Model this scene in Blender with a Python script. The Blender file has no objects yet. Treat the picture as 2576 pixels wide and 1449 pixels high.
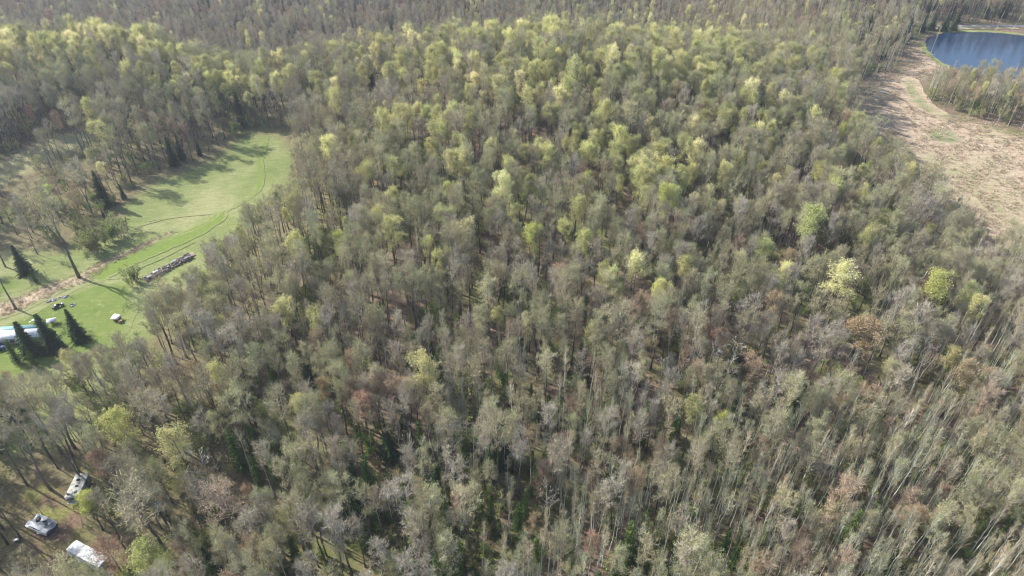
import bpy, math, random, time
import numpy as np
from mathutils import Vector, Matrix, geometry
T0 = time.time()
SC = bpy.context.scene
COL = SC.collection
R = math.radians
# ------------------------------------------------------------------ camera
PITCH, CAM_H = R(38), 115.0
FV = 1761.0                                   # focal length in units of a 2576 px wide frame
cam = bpy.data.cameras.new('camera'); cam_o = bpy.data.objects.new('camera', cam); COL.objects.link(cam_o)
cam_o.location = (0, 0, CAM_H); cam_o.rotation_euler = (math.pi / 2 - PITCH, 0, 0)
cam.sensor_width = 36; cam.lens = 36 * FV / 2576; cam.clip_end = 6000; cam.clip_start = .5
SC.camera = cam_o
# ------------------------------------------------------------------ light
SUN_EL, SHADOW_AZ = R(37), R(-27)
world = bpy.data.worlds.new('World'); SC.world = world; world.use_nodes = True
wn = world.node_tree.nodes; wl = world.node_tree.links
bg = wn['Background']; sky = wn.new('ShaderNodeTexSky'); sky.sky_type = 'NISHITA'
sky.sun_disc = False; sky.sun_elevation = SUN_EL
sun_dir = Vector((-math.cos(SHADOW_AZ) * math.cos(SUN_EL), -math.sin(SHADOW_AZ) * math.cos(SUN_EL), math.sin(SUN_EL)))
sky.sun_rotation = math.atan2(sun_dir.x, sun_dir.y); sky.air_density = 1.0; sky.dust_density = 1.5
wl.new(sky.outputs[0], bg.inputs[0]); bg.inputs[1].default_value = 0.15
sl = bpy.data.lights.new('sun', 'SUN'); sl.energy = 4.8; sl.angle = R(0.5); sl.color = (1, .965, .90)
so = bpy.data.objects.new('sun', sl); COL.objects.link(so)
so.rotation_euler = (-sun_dir).to_track_quat('-Z', 'Y').to_euler(); so.location = (-80, 60, 200)
vs = SC.view_settings; vs.view_transform = 'Standard'; vs.look = 'None'; vs.gamma = 1; vs.use_curve_mapping = False
vs.exposure = 0.9
SC.render.engine = 'CYCLES'
cy = SC.cycles; cy.max_bounces = 6; cy.diffuse_bounces = 3; cy.glossy_bounces = 2; cy.transmission_bounces = 3
cy.volume_bounces = 0; cy.transparent_max_bounces = 6; cy.use_denoising = True; cy.filter_width = 1.15
rng = np.random.default_rng(7); random.seed(7)

# ------------------------------------------------------------------ terrain
def sstep(a, b, x):
    t = np.clip((x - a) / (b - a), 0, 1); return t * t * (3 - 2 * t)
def _ray(u, v, z):
    a = (u - 1288) / FV; b = -(v - 724.5) / FV; t = (z - CAM_H) / (-math.sin(PITCH) + b * math.cos(PITCH))
    return a * t, (math.cos(PITCH) + b * math.sin(PITCH)) * t
CREST = [_ray(u, v, 25) for u, v in ((-300, 50), (0, 60), (250, 38), (400, 60), (560, 92), (650, 102), (740, 80), (900, 42), (1050, 12), (1150, -30))]
CREST_X = [c[0] for c in CREST]; CREST_Y = [c[1] for c in CREST]; print('crest', [(round(a), round(b)) for a, b in CREST])
def height(x, y):
    x = np.asarray(x, float); y = np.asarray(y, float)
    cx = 8 + .07 * (y - 200) + 10 * np.sin(y / 90)
    amp = np.interp(y, [30, 80, 130, 190, 220, 240, 260, 280, 320, 380, 430, 470], [0, 1.5, 5, 12.5, 17, 18, 15.5, 9, -7, -27, -35, -38])
    h = np.where(amp > 0, amp * np.exp(-((x - cx) / 58) ** 2 / 2), amp * (1 - sstep(105, 180, x)) * sstep(-35, 5, x))
    h += 12 * np.exp(-((x + 195) / 90) ** 2 / 2 - ((y - 285) / 34) ** 2 / 2)
    yc = np.interp(x, CREST_X, CREST_Y); h -= 40 * sstep(-30, 85, y - yc) * (1 - sstep(-35, 5, x))
    h += 1.5 * np.exp(-((x - 262) / 55) ** 2 / 2 - ((y - 275) / 25) ** 2 / 2)
    h += 34 * sstep(440, 800, y)
    und = 1.0 * np.sin(x / 23 + 1.3) * np.sin(y / 31) + .8 * np.sin(x / 41 - y / 37)
    marsh = sstep(110, 150, x) * sstep(90, 130, y)
    pond = sstep(150, 190, x) * sstep(270, 300, y) * (1 - sstep(380, 420, y))
    h = h + und * (1 - np.maximum(marsh, pond)) * .7
    return h
def hh(x, y): return float(height(x, y))
cp, sp = math.cos(PITCH), math.sin(PITCH)
def at(u, v, dz=0.0):
    """ground point seen at (u, v) of a 2576 x 1449 view; dz lifts the aim above the ground"""
    a = (u - 1288) / FV; b = -(v - 724.5) / FV
    d = (a, cp + b * sp, -sp + b * cp); z = dz
    for _ in range(30):
        t = (z - CAM_H) / d[2]; x, y = d[0] * t, d[1] * t
        z += .6 * (hh(x, y) + dz - z)
    return Vector((x, y, hh(x, y)))
def proj(x, y, z):
    dz = z - CAM_H; zz = y * cp - dz * sp
    return 1288 + FV * x / zz, 724.5 - FV * (y * sp + dz * cp) / zz, zz

# ------------------------------------------------------------------ helpers
def link(o, parent=None):
    COL.objects.link(o)
    if parent: o.parent = parent
    return o
def meta(o, label=None, cat=None, group=None, kind=None):
    if label: o['label'] = label
    if cat: o['category'] = cat
    if group: o['group'] = group
    if kind: o['kind'] = kind
    return o
class MB:
    def __init__(s): s.v = []; s.f = []; s.m = []; s.n = 0
    def add(s, vs_, fs, mi=0):
        b = s.n
        s.v.extend([tuple(p) for p in vs_]); s.n += len(vs_)
        for f in fs: s.f.append([b + i for i in f]); s.m.append(mi)
    def box(s, c, sz, rz=0, mi=0, rx=0):
        m = Matrix.Rotation(rz, 3, 'Z') @ Matrix.Rotation(rx, 3, 'X'); c = Vector(c)
        vv = [c + m @ Vector((x * sz[0] / 2, y * sz[1] / 2, z * sz[2] / 2)) for x in (-1, 1) for y in (-1, 1) for z in (-1, 1)]
        s.add(vv, [(0, 1, 3, 2), (4, 6, 7, 5), (0, 4, 5, 1), (2, 3, 7, 6), (0, 2, 6, 4), (1, 5, 7, 3)], mi)
    def tube(s, pts, rad, n=6, mi=0, cap=True):
        pts = [Vector(p) for p in pts]; rings = []
        for i, p in enumerate(pts):
            d = (pts[min(i + 1, len(pts) - 1)] - pts[max(i - 1, 0)])
            if d.length < 1e-9: d = Vector((0, 0, 1))
            d.normalize(); a = d.cross(Vector((.31, .93, .17))); a.normalize(); b = d.cross(a)
            rings.append([p + (a * math.cos(2 * math.pi * k / n) + b * math.sin(2 * math.pi * k / n)) * rad[i] for k in range(n)])
        fs = []
        for i in range(len(pts) - 1):
            for k in range(n): fs.append((i * n + k, i * n + (k + 1) % n, (i + 1) * n + (k + 1) % n, (i + 1) * n + k))
        if cap: fs.append(tuple(range(n - 1, -1, -1))); fs.append(tuple((len(pts) - 1) * n + k for k in range(n)))
        s.add([q for r in rings for q in r], fs, mi)
    def mesh(s, name, mats):
        me = bpy.data.meshes.new(name)
        v = np.array(s.v, dtype=np.float32)
        lens = np.array([len(f) for f in s.f], dtype=np.int32)
        idx = np.concatenate([np.array(f, dtype=np.int32) for f in s.f]) if s.f else np.zeros(0, np.int32)
        me.vertices.add(len(v)); me.vertices.foreach_set('co', v.ravel())
        me.loops.add(len(idx)); me.loops.foreach_set('vertex_index', idx)
        me.polygons.add(len(lens)); me.polygons.foreach_set('loop_start', np.concatenate([[0], np.cumsum(lens)[:-1]]).astype(np.int32))
        for m in (mats if isinstance(mats, (list, tuple)) else [mats]): me.materials.append(m)
        me.polygons.foreach_set('material_index', np.array(s.m, dtype=np.int32))
        me.update(calc_edges=True); me.validate()
        return me
    def build(s, name, mats, parent=None, smooth=False):
        me = s.mesh(name, mats)
        if smooth: me.polygons.foreach_set('use_smooth', [True] * len(me.polygons))
        return link(bpy.data.objects.new(name, me), parent)
def empty(name, loc, rz=0):
    o = bpy.data.objects.new(name, None); o.location = loc; o.rotation_euler = (0, 0, rz); o.empty_display_size = .5
    return link(o)

# ------------------------------------------------------------------ materials
def new_mat(name):
    m = bpy.data.materials.new(name); m.use_nodes = True
    nt = m.node_tree; return m, nt, nt.nodes, nt.links, nt.nodes['Principled BSDF']
def ramp(nodes, stops):
    r = nodes.new('ShaderNodeValToRGB'); e = r.color_ramp.elements
    while len(e) < len(stops): e.new(.5)
    for i, (p, c) in enumerate(stops): e[i].position = p; e[i].color = (*c, 1)
    return r
def noise(nodes, links, scale, detail=4, vec=None, rough=.55):
    n = nodes.new('ShaderNodeTexNoise'); n.inputs['Scale'].default_value = scale; n.inputs['Detail'].default_value = detail
    n.inputs['Roughness'].default_value = rough
    if vec is not None: links.new(vec, n.inputs['Vector'])
    return n
def mixc(nodes, links, fac, a, b, mode='MIX'):
    m = nodes.new('ShaderNodeMix'); m.data_type = 'RGBA'; m.blend_type = mode
    for sock, val in ((m.inputs[0], fac), (m.inputs[6], a), (m.inputs[7], b)):
        if isinstance(val, (int, float)): sock.default_value = val
        elif isinstance(val, tuple): sock.default_value = (*val, 1)
        else: links.new(val, sock)
    return m.outputs[2]
def math_n(nodes, links, op, a, b=0.0, c=None, clamp=False):
    m = nodes.new('ShaderNodeMath'); m.operation = op; m.use_clamp = clamp
    for i, val in enumerate((a, b) if c is None else (a, b, c)):
        if isinstance(val, (int, float)): m.inputs[i].default_value = val
        else: links.new(val, m.inputs[i])
    return m.outputs[0]
def plant_mat(name, stops, transl=0.0, vary=.25, rough=.9):
    """colour picked per instance from stops, brightness varied per instance"""
    m, nt, N, L, P = new_mat(name)
    oi = N.new('ShaderNodeObjectInfo'); rp = ramp(N, stops); L.new(oi.outputs['Random'], rp.inputs[0])
    w = math_n(N, L, 'FRACT', math_n(N, L, 'MULTIPLY', oi.outputs['Random'], 37.17))
    br = math_n(N, L, 'MULTIPLY_ADD', w, vary * 2, 1 - vary)
    geo = N.new('ShaderNodeNewGeometry')
    nz = noise(N, L, .9, 3, geo.outputs['Position'])
    br2 = math_n(N, L, 'MULTIPLY', br, math_n(N, L, 'MULTIPLY_ADD', nz.outputs[0], .7, .65))
    vm = N.new('ShaderNodeVectorMath'); vm.operation = 'SCALE'; L.new(rp.outputs[0], vm.inputs[0]); L.new(br2, vm.inputs['Scale'])
    if transl > 0:
        N.remove(P); d = N.new('ShaderNodeBsdfDiffuse'); t = N.new('ShaderNodeBsdfTranslucent'); mx = N.new('ShaderNodeMixShader')
        L.new(vm.outputs[0], d.inputs[0]); L.new(vm.outputs[0], t.inputs[0]); mx.inputs[0].default_value = transl
        L.new(d.outputs[0], mx.inputs[1]); L.new(t.outputs[0], mx.inputs[2]); L.new(mx.outputs[0], N['Material Output'].inputs[0])
    else:
        L.new(vm.outputs[0], P.inputs['Base Color']); P.inputs['Roughness'].default_value = rough
        P.inputs['Specular IOR Level'].default_value = .15
    return m
def flat_mat(name, col, rough=.7, metal=0, spec=.4, nscale=3, namt=.25, dirt=None, bump=0):
    m, nt, N, L, P = new_mat(name)
    tc = N.new('ShaderNodeTexCoord')
    n1 = noise(N, L, nscale, 5, tc.outputs['Object']); n2 = noise(N, L, nscale * 7, 4, tc.outputs['Object'])
    s = math_n(N, L, 'ADD', math_n(N, L, 'MULTIPLY', n1.outputs[0], .6), math_n(N, L, 'MULTIPLY', n2.outputs[0], .4))
    dk = dirt or tuple(c * (1 - namt * 1.6) for c in col)
    rp = ramp(N, [(.36, dk), (.56, col)]); L.new(s, rp.inputs[0]); L.new(rp.outputs[0], P.inputs['Base Color'])
    P.inputs['Roughness'].default_value = rough; P.inputs['Metallic'].default_value = metal; P.inputs['Specular IOR Level'].default_value = spec
    if bump:
        b = N.new('ShaderNodeBump'); b.inputs['Strength'].default_value = bump; b.inputs['Distance'].default_value = .05
        L.new(n2.outputs[0], b.inputs['Height']); L.new(b.outputs[0], P.inputs['Normal'])
    return m
# forest floor colour, one node group shared by every ground sheet so the sheets melt into it
def floor_group():
    g = bpy.data.node_groups.new('forest_floor_colour', 'ShaderNodeTree')
    g.interface.new_socket('Color', in_out='OUTPUT', socket_type='NodeSocketColor')
    N, L = g.nodes, g.links; out = N.new('NodeGroupOutput'); geo = N.new('ShaderNodeNewGeometry'); P = geo.outputs['Position']
    a = noise(N, L, .035, 5, P); b = noise(N, L, .9, 6, P, .7); c = noise(N, L, .09, 4, P); d = noise(N, L, 3.1, 4, P, .7)
    litter = ramp(N, [(.3, (.085, .058, .042)), (.5, (.175, .122, .086)), (.72, (.31, .235, .17))]); L.new(b.outputs[0], litter.inputs[0])
    green = ramp(N, [(.3, (.05, .065, .02)), (.55, (.13, .15, .045)), (.75, (.23, .22, .085))]); L.new(d.outputs[0], green.inputs[0])
    gm = ramp(N, [(.46, (0, 0, 0)), (.60, (1, 1, 1))])
    L.new(math_n(N, L, 'ADD', math_n(N, L, 'MULTIPLY', a.outputs[0], .6), math_n(N, L, 'MULTIPLY', c.outputs[0], .4)), gm.inputs[0])
    sep = N.new('ShaderNodeSeparateXYZ'); L.new(P, sep.inputs[0])
    # towards the left the woods stand on pale grass, towards the right on litter
    lx = math_n(N, L, 'MULTIPLY', math_n(N, L, 'SUBTRACT', -18.0, sep.outputs[0]), .02, clamp=True)
    gf = math_n(N, L, 'MAXIMUM', math_n(N, L, 'MULTIPLY', gm.outputs[0], .8), math_n(N, L, 'MULTIPLY', lx, .42))
    L.new(mixc(N, L, gf, litter.outputs[0], green.outputs[0]), out.inputs[0])
    return g
FLOOR = floor_group()
def ground_mat(name, build, fade=4.0, bump=.5, bscale=1.5, under=None):
    """build(N, L, pos) returns a colour; blended into the forest floor near the sheet's own rim"""
    m, nt, N, L, P = new_mat(name); geo = N.new('ShaderNodeNewGeometry'); pos = geo.outputs['Position']
    fl = N.new('ShaderNodeGroup'); fl.node_tree = FLOOR
    if build is None: col = fl.outputs[0]
    else:
        c = build(N, L, pos); col = c
        if fade > 0:
            at_ = N.new('ShaderNodeAttribute'); at_.attribute_name = 'rim'
            nz = noise(N, L, .35, 4, pos, .65); nz2 = noise(N, L, 1.8, 4, pos, .65)
            k = math_n(N, L, 'DIVIDE', at_.outputs['Fac'], fade)
            k = math_n(N, L, 'ADD', k, math_n(N, L, 'MULTIPLY_ADD', nz.outputs[0], 1.6, -1.1))
            k = math_n(N, L, 'ADD', k, math_n(N, L, 'MULTIPLY_ADD', nz2.outputs[0], 1.0, -.5), clamp=True)
            k = math_n(N, L, 'MULTIPLY', k, math_n(N, L, 'MULTIPLY', at_.outputs['Fac'], 4 / fade, clamp=True))
            col = mixc(N, L, k, under(N, L, pos) if under else fl.outputs[0], c)
    L.new(col, P.inputs['Base Color']); P.inputs['Roughness'].default_value = .95; P.inputs['Specular IOR Level'].default_value = .1
    n = noise(N, L, bscale, 6, pos, .7); b = N.new('ShaderNodeBump'); b.inputs['Strength'].default_value = bump; b.inputs['Distance'].default_value = .35
    L.new(n.outputs[0], b.inputs['Height']); L.new(b.outputs[0], P.inputs['Normal'])
    return m
def streaks(N, L, pos, ang, sx, sy, detail=5):
    mp = N.new('ShaderNodeMapping'); mp.inputs['Rotation'].default_value = (0, 0, ang); mp.inputs['Scale'].default_value = (sx, sy, 1)
    L.new(pos, mp.inputs[0]); return noise(N, L, 1, detail, mp.outputs[0], .65)
def c_meadow(N, L, pos):
    s = streaks(N, L, pos, .9, .25, 1.1); b = noise(N, L, .045, 4, pos); d = noise(N, L, 2.5, 5, pos, .7)
    base = ramp(N, [(.3, (.115, .15, .047)), (.48, (.175, .20, .072)), (.64, (.265, .26, .13))])
    L.new(math_n(N, L, 'ADD', math_n(N, L, 'MULTIPLY', s.outputs[0], .45), math_n(N, L, 'MULTIPLY', b.outputs[0], .55)), base.inputs[0])
    return mixc(N, L, .55, base.outputs[0], mixc(N, L, 1.0, base.outputs[0], ramp_of(N, L, d.outputs[0], [(.25, (.45, .45, .42)), (.75, (1.5, 1.5, 1.45))]), 'MULTIPLY'))
def ramp_of(N, L, fac, stops):
    r = ramp(N, stops); L.new(fac, r.inputs[0]); return r.outputs[0]
def c_lawn(N, L, pos):
    s = streaks(N, L, pos, -.45, .06, 1.5, 3); b = noise(N, L, .10, 5, pos, .65); d = noise(N, L, 3.5, 6, pos, .75); e = noise(N, L, .5, 5, pos, .7)
    c = mixc(N, L, .5, ramp_of(N, L, b.outputs[0], [(.32, (.085, .135, .03)), (.5, (.125, .165, .038)), (.66, (.18, .205, .06))]),
             mixc(N, L, .5, ramp_of(N, L, s.outputs[0], [(.35, (.08, .125, .026)), (.62, (.165, .20, .055))]), ramp_of(N, L, d.outputs[0], [(.3, (.07, .12, .022)), (.7, (.18, .22, .06))])))
    k = ramp_of(N, L, e.outputs[0], [(.56, (0, 0, 0)), (.70, (.6, .6, .6))])
    return mixc(N, L, k, c, (.27, .27, .12))
def c_path(N, L, pos):
    d = noise(N, L, 1.2, 5, pos, .7)
    return ramp_of(N, L, d.outputs[0], [(.3, (.105, .155, .03)), (.7, (.165, .21, .045))])
def c_dry(N, L, pos):
    s = streaks(N, L, pos, -.45, .35, 1.6); d = noise(N, L, 1.7, 6, pos, .75); b = noise(N, L, .06, 4, pos)
    c1 = ramp_of(N, L, s.outputs[0], [(.3, (.27, .20, .13)), (.5, (.42, .33, .23)), (.7, (.56, .46, .34))])
    c2 = ramp_of(N, L, d.outputs[0], [(.3, (.20, .14, .085)), (.5, (.38, .28, .19)), (.72, (.62, .49, .37))])
    c = mixc(N, L, .5, c1, c2)
    g = ramp_of(N, L, b.outputs[0], [(.48, (0, 0, 0)), (.66, (.45, .45, .45))])
    return mixc(N, L, g, c, (.26, .29, .11))
def c_marsh(N, L, pos):
    s = streaks(N, L, pos, .35, .22, .8, 6); d = noise(N, L, .55, 6, pos, .75); b = noise(N, L, .022, 4, pos); v = noise(N, L, 2.2, 4, pos, .8)
    c1 = ramp_of(N, L, s.outputs[0], [(.28, (.22, .16, .105)), (.48, (.40, .30, .205)), (.66, (.53, .425, .31))])
    c2 = ramp_of(N, L, d.outputs[0], [(.28, (.19, .13, .085)), (.5, (.38, .285, .195)), (.7, (.53, .43, .32))])
    c = mixc(N, L, .5, c1, c2)
    c = mixc(N, L, .55, c, mixc(N, L, 1.0, c, ramp_of(N, L, v.outputs[0], [(.3, (.5, .5, .5)), (.7, (1.4, 1.4, 1.4))]), 'MULTIPLY'))
    g = ramp_of(N, L, b.outputs[0], [(.53, (0, 0, 0)), (.68, (.7, .7, .7))])
    g = mixc(N, L, 1.0, g, ramp_of(N, L, d.outputs[0], [(.42, (0, 0, 0)), (.58, (1, 1, 1))]), 'MULTIPLY')
    return mixc(N, L, g, c, (.22, .28, .10))
def c_sedge(N, L, pos):
    s = streaks(N, L, pos, .35, .5, 1.2, 6); return ramp_of(N, L, s.outputs[0], [(.3, (.10, .14, .045)), (.52, (.155, .20, .075)), (.7, (.27, .29, .14))])
def c_sedge_in_marsh(N, L, pos):
    k = ramp_of(N, L, noise(N, L, .13, 6, pos, .7).outputs[0], [(.32, (0, 0, 0)), (.47, (1, 1, 1))])
    return mixc(N, L, k, c_marsh(N, L, pos), c_sedge(N, L, pos))
def c_road(N, L, pos):
    d = noise(N, L, 1.5, 5, pos); return ramp_of(N, L, d.outputs[0], [(.3, (.20, .19, .18)), (.7, (.30, .29, .27))])
def c_gravel(N, L, pos):
    d = noise(N, L, 1.5, 5, pos); return ramp_of(N, L, d.outputs[0], [(.3, (.22, .2, .13)), (.7, (.40, .37, .26))])
def c_mud(N, L, pos):
    d = noise(N, L, 1.5, 5, pos); return ramp_of(N, L, d.outputs[0], [(.3, (.07, .055, .04)), (.7, (.17, .13, .09))])

# ------------------------------------------------------------------ ground sheets
def grid_ground():
    xs = np.unique(np.concatenate([np.linspace(-3000, -460, 14), np.arange(-460, 461, 4.0), np.linspace(460, 3000, 14)]))
    ys = np.unique(np.concatenate([np.linspace(-1200, 0, 12), np.arange(0, 641, 4.0), np.linspace(640, 4500, 18)]))
    X, Y = np.meshgrid(xs, ys); Z = height(X, Y)
    # the pond's bed lies below its water
    nx, ny = len(xs), len(ys)
    me = bpy.data.meshes.new('ground'); v = np.stack([X.ravel(), Y.ravel(), Z.ravel()], 1).astype(np.float32)
    i, j = np.meshgrid(np.arange(nx - 1), np.arange(ny - 1)); a = (j * nx + i).ravel()
    q = np.stack([a, a + 1, a + nx + 1, a + nx], 1).astype(np.int32)
    me.vertices.add(len(v)); me.vertices.foreach_set('co', v.ravel()); me.loops.add(q.size); me.loops.foreach_set('vertex_index', q.ravel())
    me.polygons.add(len(q)); me.polygons.foreach_set('loop_start', (np.arange(len(q)) * 4).astype(np.int32))
    me.update(calc_edges=True); me.polygons.foreach_set('use_smooth', [True] * len(q))
    me.materials.append(ground_mat('forest_floor', None))
    return meta(link(bpy.data.objects.new('ground', me)), kind='structure')
grid_ground()
def world_poly(pts, dz=0): return [at(u, v, dz).xy.copy() for u, v in pts]
def inside(poly, x, y):
    x = np.asarray(x, float); y = np.asarray(y, float); c = np.zeros(x.shape, bool); n = len(poly)
    for i in range(n):
        x1, y1 = poly[i]; x2, y2 = poly[(i + 1) % n]
        if y1 == y2: continue
        k = ((y1 > y) != (y2 > y)) & (x < (x2 - x1) * (y - y1) / (y2 - y1) + x1); c ^= k
    return c
def rimdist(poly, x, y):
    x = np.asarray(x, float); y = np.asarray(y, float); d = np.full(x.shape, 1e9); n = len(poly)
    for i in range(n):
        ax, ay = poly[i]; bx, by = poly[(i + 1) % n]; dx, dy = bx - ax, by - ay; l2 = dx * dx + dy * dy + 1e-9
        t = np.clip(((x - ax) * dx + (y - ay) * dy) / l2, 0, 1); d = np.minimum(d, np.hypot(x - ax - t * dx, y - ay - t * dy))
    return d
def smooth_poly(poly, n=2):
    p = [Vector(q) for q in poly]
    for _ in range(n):
        r = []
        for i in range(len(p)):
            a, b = p[i], p[(i + 1) % len(p)]; r += [a * .75 + b * .25, a * .25 + b * .75]
        p = r
    return p
def drape(name, poly, step, zoff, mat, jit=.5, flat=None, kind='structure'):
    out = []
    n = len(poly)
    for i in range(n):
        a, b = Vector(poly[i]), Vector(poly[(i + 1) % n]); k = max(1, int((b - a).length / step)); nn = Vector((-(b - a).y, (b - a).x)).normalized()
        for t in range(k): out.append(a.lerp(b, t / k) + nn * random.uniform(-jit, jit) * min(1, step))
    nb = len(out); pa = [tuple(q) for q in out]
    xs = [q[0] for q in pa]; ys = [q[1] for q in pa]
    gx, gy = np.meshgrid(np.arange(min(xs), max(xs), step), np.arange(min(ys), max(ys), step)); gx = gx.ravel(); gy = gy.ravel()
    ok = inside(pa, gx, gy); gx, gy = gx[ok], gy[ok]
    if len(gx): ok = rimdist(pa, gx, gy) > step * .5; gx, gy = gx[ok], gy[ok]
    vs_ = [Vector(q) for q in pa] + [Vector((a, b)) for a, b in zip(gx, gy)]
    vv, _, ff, *_ = geometry.delaunay_2d_cdt(vs_, [(i, (i + 1) % nb) for i in range(nb)], [], 1, 1e-5)
    x = np.array([q.x for q in vv]); y = np.array([q.y for q in vv]); z = (height(x, y) if flat is None else np.full(x.shape, flat)) + zoff
    me = bpy.data.meshes.new(name); me.from_pydata([(a, b, c) for a, b, c in zip(x, y, z)], [], ff)
    at_ = me.attributes.new('rim', 'FLOAT', 'POINT'); at_.data.foreach_set('value', rimdist(pa, x, y).astype(np.float32))
    me.polygons.foreach_set('use_smooth', [True] * len(me.polygons)); me.materials.append(mat); me.update()
    return meta(link(bpy.data.objects.new(name, me)), kind=kind)
def ribbon(pts, w):
    """polygon round a line of ground points, widths in metres"""
    p = [Vector(q).to_2d() if len(q) == 3 else Vector(q) for q in pts]; l, r = [], []
    for i in range(len(p)):
        d = (p[min(i + 1, len(p) - 1)] - p[max(i - 1, 0)]).normalized(); n = Vector((-d.y, d.x)); ww = w[i] if isinstance(w, (list, tuple)) else w
        l.append(p[i] + n * ww / 2); r.append(p[i] - n * ww / 2)
    return l + r[::-1]
def spline(pts, n=6):
    p = [Vector(q) for q in pts]; out = []
    for i in range(len(p) - 1):
        a, b, c, d = p[max(i - 1, 0)], p[i], p[i + 1], p[min(i + 2, len(p) - 1)]
        for k in range(n):
            t = k / n; out.append(.5 * ((2 * b) + (-a + c) * t + (2 * a - 5 * b + 4 * c - d) * t * t + (-a + 3 * b - 3 * c + d) * t ** 3))
    return out + [p[-1]]

M_MEADOW = ground_mat('meadow_grass', c_meadow, 5, .6, 2.0)
M_LAWN = ground_mat('mown_lawn', c_lawn, 2.5, .3, 3, c_meadow)
M_PATH = ground_mat('mown_path', c_path, .9, .2, 3, c_meadow)
M_DRY = ground_mat('dry_grass', c_dry, 2.5, .9, 1.2, c_meadow)
M_MARSH = ground_mat('marsh_reed', c_marsh, 7, 1.0, .9)
M_SEDGE = ground_mat('green_sedge', c_sedge_in_marsh, 4, .9, 1.2, c_marsh)
FIELD = world_poly([(596, 338), (640, 324), (735, 326), (752, 372), (775, 400), (748, 448), (715, 490), (680, 540), (640, 590), (600, 640), (560, 690), (500, 735), (450, 800), (400, 880), (340, 980), (290, 1060),
                    (240, 1110), (150, 1150), (40, 1180), (-120, 1200), (-160, 900), (-120, 600), (20, 612), (110, 605), (150, 618), (205, 605), (240, 585), (262, 560), (285, 525), (330, 478), (372, 448), (440, 426), (500, 402), (548, 372)])
drape('field', FIELD, 2.5, .05, M_MEADOW)
LAWN = world_poly([(40, 800), (150, 740), (250, 703), (330, 700), (352, 740), (345, 800), (310, 850), (250, 890), (180, 920), (90, 950), (30, 960), (-120, 1000), (-160, 880), (-60, 830)])
drape('lawn', smooth_poly(LAWN, 1), 1.6, .10, M_LAWN)
LAWN2 = world_poly([(-60, 700), (20, 690), (92, 702), (70, 728), (20, 742), (-60, 752)])
drape('lawn', smooth_poly(LAWN2, 1), 1.6, .10, M_LAWN)
P_MAIN = spline([at(*q).xy for q in ((232, 705), (300, 668), (380, 632), (470, 594), (535, 560), (562, 535), (600, 512), (645, 483), (657, 450), (653, 410), (662, 370), (668, 345))])
W_ = [7.0 if i < 22 else (5.5 if i < 30 else 2.6) for i in range(len(P_MAIN))]
drape('path', ribbon(P_MAIN, W_), 1.0, .15, M_PATH, .25)
drape('path', ribbon(spline([at(*q).xy for q in ((375, 556), (430, 546), (490, 541), (545, 536), (585, 518))]), 1.2), .8, .155, M_PATH, .2)
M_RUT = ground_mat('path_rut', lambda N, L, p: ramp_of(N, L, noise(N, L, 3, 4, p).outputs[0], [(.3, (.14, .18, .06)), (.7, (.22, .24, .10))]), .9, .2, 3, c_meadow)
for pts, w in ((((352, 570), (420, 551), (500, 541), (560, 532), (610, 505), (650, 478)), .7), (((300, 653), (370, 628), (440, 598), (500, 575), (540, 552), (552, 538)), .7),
               (((340, 680), (400, 655), (450, 630), (490, 610)), .5), (((648, 474), (644, 440), (645, 400), (656, 365)), .5), (((60, 808), (120, 770), (190, 730), (260, 705), (300, 702)), .7), (((395, 690), (440, 668), (480, 645)), .5)):  # the long line by the lawn is just a thin strip along the ditch edge
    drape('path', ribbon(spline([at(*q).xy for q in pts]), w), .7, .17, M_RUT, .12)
BANK = ribbon(spline([at(*q).xy for q in ((-60, 795), (40, 768), (130, 728), (205, 700), (270, 663), (340, 630), (400, 600), (440, 578))]), [9] * 12 + [8] * 12 + [5.5] * 12 + [4] * 7)
drape('stream_bank', BANK, 1.2, .125, M_DRY, .6)
drape('ditch', ribbon(spline([at(*q).xy for q in ((240, 672), (262, 660), (300, 650), (350, 625), (392, 600))]), 1.3), .8, .19, ground_mat('ditch_mud', c_mud, .5, .5, 3), .3)
FIELD2 = world_poly([(-60, 418), (20, 388), (90, 352), (165, 326), (240, 318), (300, 322), (285, 345), (215, 378), (150, 410), (90, 440), (20, 475), (-60, 505)])
M_PALE = ground_mat('pale_meadow', lambda N, L, p: mixc(N, L, .6, c_dry(N, L, p), c_meadow(N, L, p)), 4, .6, 1.5)
drape('field', FIELD2, 2.5, .05, M_PALE)
MARSH = world_poly([(2290, 98), (2272, 120), (2265, 150), (2245, 178), (2200, 182), (2165, 205), (2140, 240), (2128, 285), (2138, 335), (2180, 400), (2240, 455), (2300, 520), (2370, 590), (2460, 660), (2576, 740), (2800, 800), (2900, 400),
                    (2680, 362), (2576, 332), (2494, 304), (2434, 292), (2384, 280), (2334, 265), (2322, 230), (2345, 200), (2400, 186), (2440, 188), (2500, 215), (2640, 225), (2800, 200), (2800, 88), (2576, 86), (2470, 76), (2384, 78), (2345, 84), (2318, 96)])
drape('marsh', MARSH, 3.5, .05, M_MARSH, 1.2)
SEDGE = world_poly([(2258, 205), (2285, 192), (2318, 205), (2332, 240), (2345, 268), (2400, 290), (2340, 290), (2295, 270), (2264, 240)])
drape('marsh_grass', smooth_poly(SEDGE, 1), 2.5, .10, M_SEDGE, 1.0)
drape('marsh_grass', smooth_poly(world_poly([(2310, 325), (2350, 310), (2410, 330), (2440, 352), (2410, 372), (2350, 362)]), 1), 2.5, .10, M_SEDGE, 1.2)
POND = smooth_poly(world_poly([(2326, 103), (2338, 92), (2368, 84), (2410, 81), (2467, 81), (2520, 85), (2576, 91), (2680, 106), (2780, 130), (2760, 178), (2640, 200), (2500, 200), (2440, 186), (2397, 170), (2367, 157), (2342, 138), (2326, 118)]), 2)
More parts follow.
